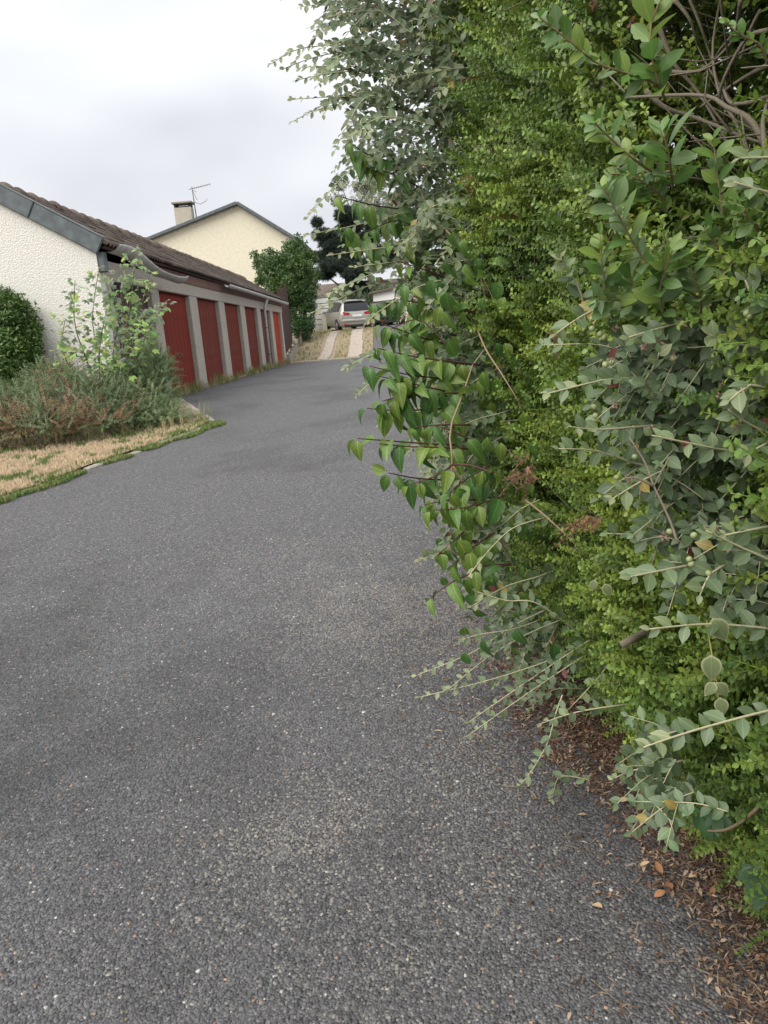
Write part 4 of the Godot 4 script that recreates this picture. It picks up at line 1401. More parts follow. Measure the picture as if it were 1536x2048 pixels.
func shoot(pts: Array, l: float, gap: float, from: float, c: Color, tipc: Color, variants: int, face := Vector3(-0.2, 0.55, 0.65)) -> Array:
	var len := 0.0
	for i in pts.size() - 1:
		len += pts[i].distance_to(pts[i + 1])
	var n := maxi(3, int(len / gap))
	var cv := curve(pts, n)
	for i in range(int(n * from), n + 1):
		var s := float(i) / n
		var d: Vector3 = (cv[mini(i + 1, n)] - cv[maxi(i - 1, 0)]).normalized()
		var nr := (face + rdir() * 0.5).normalized()
		var side := d.cross(nr).normalized() * (1.0 if i % 2 == 0 else -1.0)
		var sz := l * rnd(0.78, 1.12) * lerpf(1.0, 0.55, smoothstep(0.75, 1.0, s))
		var dir := (d * rnd(0.5, 1.0) + side * rnd(0.6, 1.0) + rdir() * 0.25).normalized()
		if s > 0.96:
			dir = (d + side * rnd(0.15, 0.5)).normalized()
		var k := c.lerp(tipc, smoothstep(0.55, 1.0, s) * 0.8) * rnd(0.68, 1.25)
		if rng.randf() < 0.02:
			k = Color(0.42, 0.33, 0.09) if rng.randf() < 0.6 else Color(0.26, 0.08, 0.06)
		leaves.append([rng.randi() % variants, Transform3D(frame(dir, nr).scaled(Vector3.ONE * sz), cv[i]), k])
		if i % 2 == 1 and rng.randf() < 0.5:
			var dir2 := (d * 0.6 - side + rdir() * 0.3).normalized()
			leaves.append([rng.randi() % variants, Transform3D(frame(dir2, nr).scaled(Vector3.ONE * sz * 0.8), cv[i]), k])
	return cv

# the first `count` leaves become parts, the rest one mass for each leaf shape
func settle(parent: Node, meshes: Array, m: StandardMaterial3D, count: int, tones: Array) -> void:
	var tm := []
	for c in tones:
		tm.append(tinted(m, c))
	var where := []
	var tint := []
	for k in meshes.size():
		where.append([])
		tint.append([])
	for i in leaves.size():
		var q: Array = leaves[i]
		if i < count:
			var best := 0
			for j in tones.size():
				if absf(tones[j].g - q[2].g) + absf(tones[j].r - q[2].r) < absf(tones[best].g - q[2].g) + absf(tones[best].r - q[2].r):
					best = j
			put(meshes[q[0]], "leaf", tm[best], q[1], parent)
		else:
			where[q[0]].append(q[1])
			tint[q[0]].append(q[2])
	for k in meshes.size():
		if where[k].size():
			scatter("foliage", meshes[k], where[k], tint[k], m, parent)
	leaves = []

func cotoneaster() -> void:
	rng.seed = 808
	var meshes := []
	for i in 5:
		meshes.append(leaf_mesh(1.0, rnd(0.5, 0.62), 4, rnd(0.12, 0.4), rnd(0.0, 0.35), 0.46, 0.85))
	var c := Color(0.185, 0.28, 0.14)
	var tipc := Color(0.42, 0.48, 0.27)
	var tones := [Color(0.14, 0.215, 0.105), Color(0.185, 0.28, 0.14), Color(0.225, 0.325, 0.165), Color(0.30, 0.39, 0.20), Color(0.41, 0.47, 0.26), Color(0.42, 0.33, 0.09), Color(0.26, 0.08, 0.06)]
	# near plant, hanging through the hedge
	var near := thing("cotoneaster", "grey-green cotoneaster with pale woolly shoots and berries growing through the hedge face", "shrub", Vector3.ZERO)
	for s in [
		[Vector3(0.492, 1.082, -0.941), Vector3(0.454, 1.096, -0.923), Vector3(0.369, 1.119, -0.896), Vector3(0.280, 1.139, -0.847)], [Vector3(0.466, 1.011, -0.873), Vector3(0.419, 1.025, -0.844), Vector3(0.317, 1.031, -0.802), Vector3(0.247, 1.033, -0.770)], [Vector3(0.442, 1.646, -0.865), Vector3(0.398, 1.642, -0.843), Vector3(0.361, 1.640, -0.821)], [Vector3(0.438, 1.600, -0.855), Vector3(0.386, 1.605, -0.814), Vector3(0.344, 1.614, -0.794)],
		[Vector3(0.461, 1.481, -1.136), Vector3(0.401, 1.481, -1.083), Vector3(0.340, 1.475, -1.029), Vector3(0.306, 1.470, -1.006)], [Vector3(0.444, 1.441, -1.126), Vector3(0.383, 1.453, -1.076), Vector3(0.333, 1.460, -1.025)], [Vector3(0.386, 1.404, -1.167), Vector3(0.329, 1.410, -1.116), Vector3(0.281, 1.413, -1.064), Vector3(0.203, 1.407, -1.010)], [Vector3(0.411, 1.333, -1.151), Vector3(0.349, 1.341, -1.101), Vector3(0.276, 1.349, -1.049), Vector3(0.225, 1.363, -1.000)], [Vector3(0.390, 1.269, -1.136), Vector3(0.330, 1.294, -1.089), Vector3(0.271, 1.321, -1.043), Vector3(0.211, 1.336, -0.994)],
		[Vector3(0.496, 1.296, -0.991), Vector3(0.436, 1.316, -0.974), Vector3(0.386, 1.331, -0.945), Vector3(0.299, 1.359, -0.898)], [Vector3(0.485, 1.329, -0.947), Vector3(0.445, 1.347, -0.919), Vector3(0.412, 1.364, -0.902), Vector3(0.382, 1.384, -0.886)], [Vector3(0.486, 1.344, -0.950), Vector3(0.434, 1.340, -0.897), Vector3(0.391, 1.333, -0.864)], [Vector3(0.473, 1.176, -0.911), Vector3(0.433, 1.201, -0.885), Vector3(0.383, 1.229, -0.870), Vector3(0.342, 1.254, -0.844)], [Vector3(0.478, 1.233, -0.925), Vector3(0.436, 1.239, -0.894), Vector3(0.376, 1.239, -0.872)],
		[Vector3(0.387, 1.159, -1.008), Vector3(0.326, 1.171, -0.958), Vector3(0.283, 1.177, -0.928)], [Vector3(0.381, 1.278, -1.087), Vector3(0.335, 1.278, -1.034), Vector3(0.276, 1.268, -0.979)], [Vector3(0.324, 1.479, -1.286), Vector3(0.307, 1.531, -1.246), Vector3(0.286, 1.568, -1.234), Vector3(0.267, 1.590, -1.208)], [Vector3(0.357, 1.514, -1.244), Vector3(0.317, 1.509, -1.211), Vector3(0.281, 1.496, -1.186), Vector3(0.247, 1.479, -1.161)], [Vector3(0.388, 1.375, -1.109), Vector3(0.345, 1.403, -1.064), Vector3(0.344, 1.432, -1.019), Vector3(0.343, 1.448, -1.002)],
		[Vector3(0.467, 1.442, -0.973), Vector3(0.430, 1.451, -0.953), Vector3(0.396, 1.460, -0.944), Vector3(0.376, 1.468, -0.925)], [Vector3(0.446, 1.491, -0.932), Vector3(0.422, 1.503, -0.914), Vector3(0.408, 1.526, -0.909)], [Vector3(0.429, 1.403, -0.963), Vector3(0.425, 1.387, -0.938), Vector3(0.412, 1.359, -0.922)], [Vector3(0.414, 1.172, -0.960), Vector3(0.382, 1.171, -0.929), Vector3(0.360, 1.155, -0.904)], [Vector3(0.439, 1.400, -0.911), Vector3(0.409, 1.409, -0.892), Vector3(0.380, 1.395, -0.878)]]:
		var st := st_new()
		tube(st, shoot(s, 0.028, 0.016, 0.12, c, tipc, 5), 0.0021, 0.0010, 5)
		part(st, "shoot", M.pale_stem, near)
	var more := leaves.size()
	# fuller bunches behind those shoots
	var spots := [Vector3(0.350, 1.448, -1.146), Vector3(0.386, 1.431, -1.122), Vector3(0.334, 1.405, -1.166), Vector3(0.366, 1.375, -1.129), Vector3(0.420, 1.404, -1.065), Vector3(0.442, 1.417, -1.038), Vector3(0.465, 1.403, -1.015), Vector3(0.415, 1.443, -1.126), Vector3(0.336, 1.339, -1.151), Vector3(0.368, 1.304, -1.113), Vector3(0.360, 1.256, -1.133), Vector3(0.402, 1.173, -1.083), Vector3(0.427, 1.154, -1.039), Vector3(0.458, 1.181, -1.015), Vector3(0.467, 1.174, -0.962), Vector3(0.356, 1.148, -1.077), Vector3(0.383, 1.124, -1.051), Vector3(0.437, 1.442, -1.075), Vector3(0.321, 1.456, -1.229), Vector3(0.325, 1.374, -1.190), Vector3(0.446, 1.328, -0.997), Vector3(0.458, 1.370, -0.956), Vector3(0.400, 1.337, -1.121), Vector3(0.450, 1.131, -0.952), Vector3(0.364, 1.220, -1.124), Vector3(0.430, 1.374, -1.089), Vector3(0.469, 1.454, -1.027), Vector3(0.342, 1.428, -1.121), Vector3(0.398, 1.402, -1.116), Vector3(0.451, 1.355, -1.055), Vector3(0.424, 1.278, -1.108), Vector3(0.388, 1.236, -1.108), Vector3(0.440, 1.129, -1.002), Vector3(0.426, 1.200, -1.090), Vector3(0.357, 0.730, -1.216), Vector3(0.367, 0.732, -1.165), Vector3(0.375, 0.728, -1.113), Vector3(0.381, 0.727, -1.062), Vector3(0.403, 0.752, -1.222)]
	var wood := st_new()
	for p in spots:
		for i in 3:
			var d := (Vector3(-0.75, -0.1, 0.25) + rdir() * 0.8).normalized()
			var a: Vector3 = p + rdir() * 0.025 - d * 0.05 + Vector3(0.03, 0, -0.02)
			tube(wood, shoot([a, a + d * 0.05 + Vector3(0, 0.005, 0), a + d * rnd(0.08, 0.14) + Vector3(0, -0.01, 0)], 0.028, 0.014, 0.0, c * rnd(0.75, 1.0), c * rnd(1.0, 1.4), 5), 0.0013, 0.0008, 3)
	kind(part(wood, "twigs", M.pale_stem, near), "stuff")
	settle(near, meshes, M.coto, 300, tones)
	var be := SphereMesh.new()
	be.radius = 0.0042
	be.height = 0.0092
	be.radial_segments = 10
	be.rings = 6
	var bm := mat(lin(0.26, 0.30, 0.14), 0.5)
	for p in [Vector3(0.305, 1.496, -1.135), Vector3(0.305, 1.483, -1.133), Vector3(0.315, 1.475, -1.131), Vector3(0.320, 1.470, -1.130), Vector3(0.305, 1.436, -1.070), Vector3(0.314, 1.438, -1.071), Vector3(0.299, 1.377, -1.108), Vector3(0.300, 1.365, -1.105), Vector3(0.403, 1.462, -0.976), Vector3(0.407, 1.458, -0.975), Vector3(0.396, 1.437, -1.073), Vector3(0.442, 1.428, -1.000), Vector3(0.449, 1.425, -0.999), Vector3(0.323, 1.279, -1.086), Vector3(0.326, 1.268, -1.083), Vector3(0.373, 1.214, -1.020), Vector3(0.398, 1.227, -0.973), Vector3(0.386, 1.221, -0.971), Vector3(0.378, 1.192, -0.964), Vector3(0.380, 1.186, -0.963), Vector3(0.401, 1.173, -0.960), Vector3(0.437, 1.489, -0.952), Vector3(0.440, 1.486, -0.951), Vector3(0.350, 1.305, -1.092)]:
		put(be, "berry", bm, Transform3D(Basis.from_euler(rdir()), p + Vector3(-0.02, 0, 0.03)), near)
	# withered flower heads
	var hd := st_new()
	for i in 12:
		var d := rdir()
		add_leaf(hd, Transform3D(frame(d, rdir()), d * 0.002), rnd(0.006, 0.011), 0.005, 2, 0.4, 0.5)
	hd.generate_normals()
	var head := hd.commit()
	for p in [Vector3(0.325, 1.481, -1.081), Vector3(0.308, 1.443, -1.051), Vector3(0.393, 1.482, -1.032), Vector3(0.369, 1.461, -1.047), Vector3(0.316, 1.382, -1.058), Vector3(0.361, 1.348, -1.051), Vector3(0.339, 1.329, -1.046), Vector3(0.411, 1.447, -0.972), Vector3(0.427, 1.451, -0.974), Vector3(0.413, 1.395, -0.961), Vector3(0.380, 1.445, -1.023), Vector3(0.418, 1.362, -0.922), Vector3(0.329, 1.284, -1.036), Vector3(0.357, 1.216, -0.990), Vector3(0.417, 1.410, -0.964), Vector3(0.346, 1.457, -1.025)]:
		put(head, "withered_flowers", tinted(M.dry, Color(0.20, 0.13, 0.095) * rnd(0.7, 1.3)), Transform3D(Basis.from_euler(rdir()).scaled(Vector3.ONE * rnd(0.5, 0.85)), p + Vector3(-0.02, 0, 0.025)), near)
	var st3 := st_new()
	tube(st3, curve([Vector3(0.348, 1.210, -0.947), Vector3(0.344, 1.237, -0.964), Vector3(0.330, 1.279, -0.983), Vector3(0.324, 1.308, -1.000), Vector3(0.309, 1.340, -1.017)], 10), 0.0019, 0.001, 5)
	tube(st3, curve([Vector3(0.330, 1.279, -0.983), Vector3(0.347, 1.305, -0.989), Vector3(0.357, 1.316, -0.992)], 5), 0.0015, 0.0008, 5)
	tube(st3, curve([Vector3(0.330, 1.279, -0.983), Vector3(0.306, 1.292, -0.986), Vector3(0.290, 1.290, -0.985)], 5), 0.002, 0.001, 5)
	part(st3, "dead_shoot", M.grey_bark, near)

	# far plant, arching out over the tarmac
	rng.seed = 515
	var far := thing("arching_cotoneaster", "grey-green cotoneaster throwing long arching leafy shoots over the tarmac", "shrub", Vector3.ZERO)
	for s in [
		[Vector3(0.362, 2.408, -2.991), Vector3(0.286, 2.458, -2.898), Vector3(0.114, 2.493, -2.748), Vector3(0.012, 2.489, -2.642), Vector3(-0.073, 2.475, -2.586)], [Vector3(0.349, 2.460, -3.003), Vector3(0.228, 2.493, -2.905), Vector3(0.039, 2.496, -2.747), Vector3(-0.115, 2.450, -2.630)], [Vector3(0.284, 2.311, -2.967), Vector3(0.067, 2.390, -2.775), Vector3(-0.017, 2.398, -2.723), Vector3(-0.191, 2.366, -2.609), Vector3(-0.289, 2.308, -2.542)], [Vector3(0.256, 2.399, -2.986), Vector3(0.058, 2.394, -2.775), Vector3(-0.057, 2.381, -2.718), Vector3(-0.159, 2.354, -2.658), Vector3(-0.260, 2.308, -2.594)], [Vector3(0.248, 2.297, -2.962), Vector3(0.024, 2.322, -2.758), Vector3(-0.093, 2.302, -2.648), Vector3(-0.216, 2.273, -2.587)],
		[Vector3(0.306, 2.138, -2.927), Vector3(0.160, 2.211, -2.838), Vector3(0.047, 2.236, -2.739), Vector3(-0.076, 2.227, -2.631), Vector3(-0.235, 2.217, -2.574)], [Vector3(0.166, 2.207, -2.837), Vector3(-0.049, 2.237, -2.685), Vector3(-0.124, 2.214, -2.627), Vector3(-0.238, 2.151, -2.558)], [Vector3(0.241, 2.211, -2.943), Vector3(0.036, 2.221, -2.735), Vector3(-0.071, 2.197, -2.675)], [Vector3(0.247, 2.202, -3.043), Vector3(0.027, 2.119, -2.814), Vector3(-0.109, 2.001, -2.680), Vector3(-0.221, 1.871, -2.545)], [Vector3(0.362, 1.962, -2.887), Vector3(0.220, 1.950, -2.779), Vector3(-0.012, 1.860, -2.650), Vector3(-0.230, 1.817, -2.532)], [Vector3(0.370, 1.841, -2.860), Vector3(0.211, 1.827, -2.750), Vector3(0.033, 1.813, -2.640), Vector3(-0.121, 1.776, -2.525)],
		[Vector3(0.370, 1.778, -2.742), Vector3(0.213, 1.785, -2.638), Vector3(0.047, 1.762, -2.526), Vector3(-0.154, 1.740, -2.414)], [Vector3(0.367, 1.745, -2.735), Vector3(0.218, 1.743, -2.628), Vector3(0.069, 1.716, -2.516), Vector3(-0.086, 1.700, -2.406)], [Vector3(0.318, 1.765, -2.738), Vector3(0.158, 1.740, -2.626), Vector3(-0.042, 1.680, -2.505), Vector3(-0.162, 1.628, -2.388)], [Vector3(0.278, 1.686, -2.719), Vector3(0.082, 1.654, -2.604), Vector3(-0.045, 1.648, -2.498), Vector3(-0.227, 1.574, -2.373)], [Vector3(0.396, 1.660, -2.613), Vector3(0.286, 1.654, -2.506), Vector3(0.115, 1.630, -2.394), Vector3(-0.009, 1.569, -2.326), Vector3(-0.056, 1.534, -2.265)], [Vector3(0.391, 1.605, -2.600), Vector3(0.278, 1.555, -2.483), Vector3(0.143, 1.493, -2.363)],
		[Vector3(0.384, 1.511, -2.578), Vector3(0.305, 1.476, -2.466), Vector3(0.158, 1.433, -2.350), Vector3(0.072, 1.411, -2.291)], [Vector3(0.366, 1.480, -2.468), Vector3(0.289, 1.432, -2.352), Vector3(0.207, 1.356, -2.282), Vector3(0.138, 1.342, -2.225)], [Vector3(0.390, 1.386, -2.447), Vector3(0.307, 1.364, -2.337), Vector3(0.200, 1.330, -2.224), Vector3(0.103, 1.294, -2.162)], [Vector3(0.167, 1.448, -2.559), Vector3(0.019, 1.410, -2.444), Vector3(-0.057, 1.363, -2.328), Vector3(-0.104, 1.331, -2.269)], [Vector3(0.119, 1.452, -2.559), Vector3(-0.052, 1.437, -2.448), Vector3(-0.139, 1.405, -2.388)], [Vector3(0.191, 1.335, -2.533), Vector3(0.086, 1.304, -2.421), Vector3(0.033, 1.273, -2.361), Vector3(-0.043, 1.238, -2.300)], [Vector3(0.393, 1.258, -2.315), Vector3(0.308, 1.252, -2.208), Vector3(0.225, 1.244, -2.153), Vector3(0.127, 1.216, -2.093)], [Vector3(0.358, 1.188, -2.297), Vector3(0.275, 1.172, -2.189), Vector3(0.203, 1.142, -2.129), Vector3(0.152, 1.066, -2.059)],
		[Vector3(0.446, 0.992, -2.049), Vector3(0.374, 1.002, -1.947), Vector3(0.279, 0.994, -1.891), Vector3(0.207, 0.957, -1.830), Vector3(0.148, 0.915, -1.767)], [Vector3(0.380, 1.024, -2.055), Vector3(0.319, 1.016, -2.000), Vector3(0.244, 0.985, -1.940), Vector3(0.161, 0.994, -1.889)], [Vector3(0.266, 0.966, -2.039), Vector3(0.211, 0.963, -1.934), Vector3(0.165, 0.949, -1.878)], [Vector3(0.207, 0.918, -2.026), Vector3(0.141, 0.941, -1.927), Vector3(0.085, 0.946, -1.876), Vector3(0.038, 0.950, -1.824)], [Vector3(0.406, 0.835, -2.011), Vector3(0.340, 0.853, -1.911), Vector3(0.250, 0.852, -1.858), Vector3(0.156, 0.828, -1.799)], [Vector3(0.439, 0.697, -1.878), Vector3(0.389, 0.755, -1.839), Vector3(0.309, 0.826, -1.802), Vector3(0.241, 0.835, -1.802), Vector3(0.171, 0.868, -1.788)],
		[Vector3(0.372, 0.668, -2.075), Vector3(0.286, 0.668, -2.021), Vector3(0.190, 0.661, -2.018), Vector3(0.143, 0.650, -2.014)], [Vector3(0.406, 0.658, -2.176), Vector3(0.295, 0.614, -2.163), Vector3(0.182, 0.531, -2.193), Vector3(0.007, 0.433, -2.269)], [Vector3(0.439, 0.644, -2.122), Vector3(0.338, 0.611, -2.112), Vector3(0.217, 0.530, -2.142), Vector3(0.099, 0.425, -2.166)], [Vector3(0.451, 0.578, -2.056), Vector3(0.372, 0.525, -2.093), Vector3(0.212, 0.466, -2.127), Vector3(0.009, 0.388, -2.207)], [Vector3(0.487, 0.642, -1.969), Vector3(0.408, 0.601, -1.957), Vector3(0.293, 0.511, -1.985), Vector3(0.147, 0.401, -2.008)], [Vector3(0.470, 0.603, -1.959), Vector3(0.386, 0.558, -1.947), Vector3(0.286, 0.475, -1.977), Vector3(0.135, 0.360, -1.998)], [Vector3(0.594, 0.619, -1.658), Vector3(0.535, 0.614, -1.655), Vector3(0.389, 0.579, -1.695), Vector3(0.302, 0.505, -1.778)],
		[Vector3(0.381, 0.550, -1.842), Vector3(0.359, 0.501, -1.830), Vector3(0.336, 0.438, -1.815), Vector3(0.299, 0.365, -1.818), Vector3(0.260, 0.301, -1.833)], [Vector3(0.503, 0.731, -1.784), Vector3(0.491, 0.686, -1.773), Vector3(0.461, 0.639, -1.762), Vector3(0.382, 0.535, -1.787)], [Vector3(0.549, 0.588, -1.444), Vector3(0.505, 0.583, -1.442), Vector3(0.447, 0.546, -1.483), Vector3(0.421, 0.502, -1.524)], [Vector3(0.485, 0.482, -1.469), Vector3(0.492, 0.501, -1.371), Vector3(0.494, 0.462, -1.362)], [Vector3(0.503, 0.541, -1.432), Vector3(0.464, 0.481, -1.438), Vector3(0.436, 0.418, -1.453)]]:
		var st := st_new()
		tube(st, shoot(s, 0.032, 0.021, 0.12, c, tipc, 5), 0.0024, 0.0011, 5)
		part(st, "shoot", M.pale_stem, far)
	# the body of the plant: shoots springing from the hedge and arching out
	wood = st_new()
	for i in 820:
		var y := rnd(0.2, 3.0) if rng.randf() < 0.5 else rnd(1.0, 3.0)
		var f := rnd(2.35, 3.5)
		var a := Vector3(rnd(0.10, 0.60) - 0.07 * (y - 1.2), maxf(y, hgt(f) + 0.1), -f)
		if y < 0.8:
			a.x = maxf(a.x, 0.30) + (0.8 - y) * 0.3
			a.z += rnd(0.0, 0.8) * (0.8 - y)
		var up := lerpf(-0.62, 0.35, smoothstep(0.3, 2.9, y))
		var d := (Vector3(-1.0, up, rnd(-0.3, 0.6)) + rdir() * 0.55).normalized()
		var l := rnd(0.12, 0.40) * lerpf(0.5, 1.0, smoothstep(0.7, 1.4, y))
		if y < 1.5:
			a.x = maxf(a.x, 0.22)
		var b := a + d * l * 0.5 + Vector3(0, 0.03, 0) + rdir() * 0.03
		var e := a + d * l + Vector3(0, -0.04, 0)
		e.y = maxf(e.y, hgt(-e.z) + 0.06)
		e.x = maxf(e.x, lerpf(0.12, -0.22, smoothstep(1.6, 2.5, y)) + rnd(-0.08, 0.08))
		b.x = maxf(b.x, lerpf(0.16, -0.15, smoothstep(1.6, 2.5, y)))
		tube(wood, shoot([a, b, e], 0.033, 0.017, 0.0, c, tipc, 5), 0.0017, 0.0009, 3)
	# the rest of its leaves, all through the plant
	for i in 15000:
		var f := rnd(2.4, 4.4)
		var y := rnd(0.12, 3.1) if rng.randf() < 0.6 else rnd(1.3, 3.1)
		var p := Vector3(rnd(0.26, 1.15) - 0.05 * (y - 1.2) + maxf(0.0, 0.7 - y) * 0.3, maxf(y, hgt(f) + 0.06), -f)
		leaves.append([rng.randi() % 5, Transform3D(frame((Vector3(-0.4, -0.2, 0.2) + rdir()).normalized(), (Vector3.UP + rdir()).normalized()).scaled(Vector3.ONE * rnd(0.026, 0.04)), p), c * rnd(0.68, 1.25)])
	kind(part(wood, "twigs", M.pale_stem, far), "stuff")
	settle(far, meshes, M.coto, 300, tones)
	for s in [[Vector3(0.198, 1.785, -2.432), Vector3(0.271, 1.683, -2.359), Vector3(0.293, 1.618, -2.313), Vector3(0.335, 1.507, -2.268)], [Vector3(0.262, 1.780, -2.432), Vector3(0.276, 1.682, -2.359), Vector3(0.290, 1.574, -2.303), Vector3(0.302, 1.469, -2.259)], [Vector3(0.257, 1.488, -2.262), Vector3(0.267, 1.429, -2.146), Vector3(0.295, 1.370, -2.081), Vector3(0.332, 1.296, -2.055), Vector3(0.377, 1.218, -2.151)], [Vector3(0.323, 1.050, -1.957), Vector3(0.338, 1.049, -1.803), Vector3(0.389, 0.998, -1.741), Vector3(0.449, 0.925, -1.776)]]:
		var st := st_new()
		tube(st, curve(s, 12), 0.0028, 0.0014, 6)
		part(st, "bare_stem", M.tan_stem, far)
	for s in [[Vector3(0.264, 2.473, -2.798), Vector3(0.281, 2.421, -2.735), Vector3(0.311, 2.365, -2.692), Vector3(0.320, 2.316, -2.661), Vector3(0.325, 2.245, -2.644)], [Vector3(0.320, 2.316, -2.661), Vector3(0.340, 2.183, -2.630), Vector3(0.336, 1.985, -2.584)], [Vector3(0.251, 2.093, -2.710), Vector3(0.279, 2.001, -2.638), Vector3(0.311, 1.965, -2.579)], [Vector3(0.375, 0.855, -2.837), Vector3(0.324, 1.411, -2.964), Vector3(0.318, 1.948, -2.986), Vector3(0.352, 2.308, -2.865)], [Vector3(0.357, 0.755, -2.505), Vector3(0.376, 1.240, -2.721), Vector3(0.362, 1.580, -2.696)]]:
		var st := st_new()
		tube(st, curve(s, 9), 0.008, 0.004, 6)
		part(st, "old_wood", M.grey_bark, far)

func dogwood() -> void:
	rng.seed = 616
	var g := thing("dogwood", "dogwood with drooping bright green veined leaves on dark red stems", "shrub", Vector3.ZERO)
	var meshes := []
	for i in 5:
		meshes.append(leaf_mesh(1.0, rnd(0.50, 0.66), 7, rnd(0.25, 0.9), rnd(0.15, 0.9), 0.40, 0.85))
	var tones := [Color(0.12, 0.28, 0.07), Color(0.16, 0.33, 0.075), Color(0.22, 0.39, 0.08), Color(0.29, 0.44, 0.09)]
	var shoots := [
		[Vector3(0.180, 1.451, -2.303), Vector3(0.099, 1.478, -2.256), Vector3(0.042, 1.503, -2.209), Vector3(-0.014, 1.526, -2.162)], [Vector3(0.257, 1.390, -2.239), Vector3(0.175, 1.407, -2.190), Vector3(0.090, 1.426, -2.141), Vector3(0.029, 1.444, -2.093), Vector3(-0.029, 1.464, -2.045)], [Vector3(0.224, 1.337, -2.226), Vector3(0.150, 1.362, -2.179), Vector3(0.049, 1.387, -2.080), Vector3(-0.053, 1.420, -2.034)], [Vector3(0.207, 1.310, -2.220), Vector3(0.126, 1.339, -2.122), Vector3(0.047, 1.366, -2.075), Vector3(-0.028, 1.392, -2.028)], [Vector3(0.217, 1.320, -2.171), Vector3(0.136, 1.328, -2.119), Vector3(0.031, 1.333, -2.067), Vector3(-0.027, 1.329, -2.013)], [Vector3(0.186, 1.282, -2.161), Vector3(0.100, 1.288, -2.109), Vector3(0.013, 1.297, -2.058), Vector3(-0.068, 1.314, -2.009)], [Vector3(0.156, 1.196, -2.038), Vector3(0.075, 1.213, -1.989), Vector3(-0.016, 1.234, -1.940), Vector3(-0.094, 1.253, -1.891)], [Vector3(0.195, 1.182, -2.036), Vector3(0.122, 1.199, -1.987), Vector3(0.032, 1.216, -1.937), Vector3(-0.042, 1.234, -1.909)], [Vector3(0.123, 1.107, -2.017), Vector3(0.041, 1.128, -1.968), Vector3(-0.026, 1.156, -1.922)], [Vector3(0.139, 1.162, -1.927), Vector3(0.178, 1.167, -1.878), Vector3(0.226, 1.154, -1.825)], [Vector3(0.139, 1.162, -1.927), Vector3(0.092, 1.143, -1.891), Vector3(0.024, 1.132, -1.866)],
		[Vector3(0.272, 1.067, -1.959), Vector3(0.215, 1.064, -1.906), Vector3(0.141, 1.064, -1.853), Vector3(0.073, 1.071, -1.833)], [Vector3(0.285, 0.840, -1.856), Vector3(0.247, 0.822, -1.820), Vector3(0.205, 0.798, -1.793)], [Vector3(0.188, 0.898, -1.867), Vector3(0.115, 0.885, -1.831), Vector3(0.057, 0.857, -1.803)], [Vector3(0.212, 1.046, -1.953), Vector3(0.158, 0.999, -1.890), Vector3(0.088, 0.963, -1.828)], [Vector3(0.082, 2.027, -2.691), Vector3(-0.019, 2.047, -2.591), Vector3(-0.071, 2.076, -2.545)], [Vector3(0.104, 1.882, -2.658), Vector3(-0.013, 1.891, -2.555), Vector3(-0.118, 1.910, -2.454)], [Vector3(0.044, 1.744, -2.624), Vector3(-0.063, 1.795, -2.531), Vector3(-0.113, 1.837, -2.488)], [Vector3(0.174, 1.524, -2.371), Vector3(0.105, 1.583, -2.332), Vector3(0.061, 1.632, -2.291)], [Vector3(0.252, 0.979, -1.939), Vector3(0.180, 0.960, -1.881), Vector3(0.117, 0.925, -1.841)], [Vector3(0.205, 1.238, -2.100), Vector3(0.121, 1.251, -2.050), Vector3(0.052, 1.256, -1.998)], [Vector3(0.206, 1.059, -1.956), Vector3(0.127, 1.072, -1.926), Vector3(0.061, 1.069, -1.904)], [Vector3(0.207, 1.645, -2.503), Vector3(0.129, 1.678, -2.457), Vector3(0.039, 1.710, -2.411)], [Vector3(0.136, 1.573, -2.433), Vector3(0.045, 1.593, -2.384), Vector3(-0.037, 1.590, -2.330)], [Vector3(0.238, 1.517, -2.268), Vector3(0.181, 1.576, -2.229), Vector3(0.151, 1.596, -2.182)], [Vector3(0.146, 1.800, -2.640), Vector3(0.067, 1.846, -2.597), Vector3(-0.030, 1.816, -2.537)], [Vector3(0.174, 1.439, -2.249), Vector3(0.096, 1.529, -2.268), Vector3(0.008, 1.508, -2.209)], [Vector3(0.223, 1.190, -2.038), Vector3(0.143, 1.242, -1.997), Vector3(0.092, 1.259, -2.000)], [Vector3(0.239, 1.145, -1.977), Vector3(0.167, 1.122, -1.919), Vector3(0.124, 1.105, -1.862)], [Vector3(0.264, 0.904, -1.870), Vector3(0.198, 0.918, -1.841), Vector3(0.151, 0.904, -1.816)], [Vector3(0.157, 1.942, -2.673), Vector3(0.062, 1.987, -2.630), Vector3(-0.030, 2.015, -2.583)], [Vector3(0.160, 1.649, -2.502), Vector3(0.105, 1.745, -2.523), Vector3(0.021, 1.761, -2.474)]]
	for s in shoots:
		var len := 0.0
		for i in s.size() - 1:
			len += s[i].distance_to(s[i + 1])
		var n := maxi(3, int(len / 0.032))
		var cv := curve(s, n)
		var st := st_new()
		tube(st, cv, 0.0028, 0.0013, 5)
		part(st, "stem", M.red_stem, g)
		for i in range(int(n * 0.25), n + 1):
			var d: Vector3 = (cv[mini(i + 1, n)] - cv[maxi(i - 1, 0)]).normalized()
			var sd := d.cross(Vector3.UP).normalized()
			for k in [-1.0, 1.0]:
				if rng.randf() < 0.3:
					continue
				var dir: Vector3 = (Vector3.DOWN * rnd(0.2, 1.2) + sd * k * rnd(0.25, 0.9) + d * rnd(0.0, 0.9) + rdir() * 0.35).normalized()
				var nr: Vector3 = (Vector3(-0.35, 0.6, 0.6) + d * 0.4 + sd * k * 0.6 + rdir() * 0.6).normalized()
				var sz := rnd(0.045, 0.074) * (0.7 if i >= n - 1 else 1.0)
				leaves.append([rng.randi() % 5, Transform3D(frame(dir, nr).scaled(Vector3.ONE * sz), cv[i] + dir * 0.006), tones[rng.randi() % 4] * rnd(0.85, 1.15)])
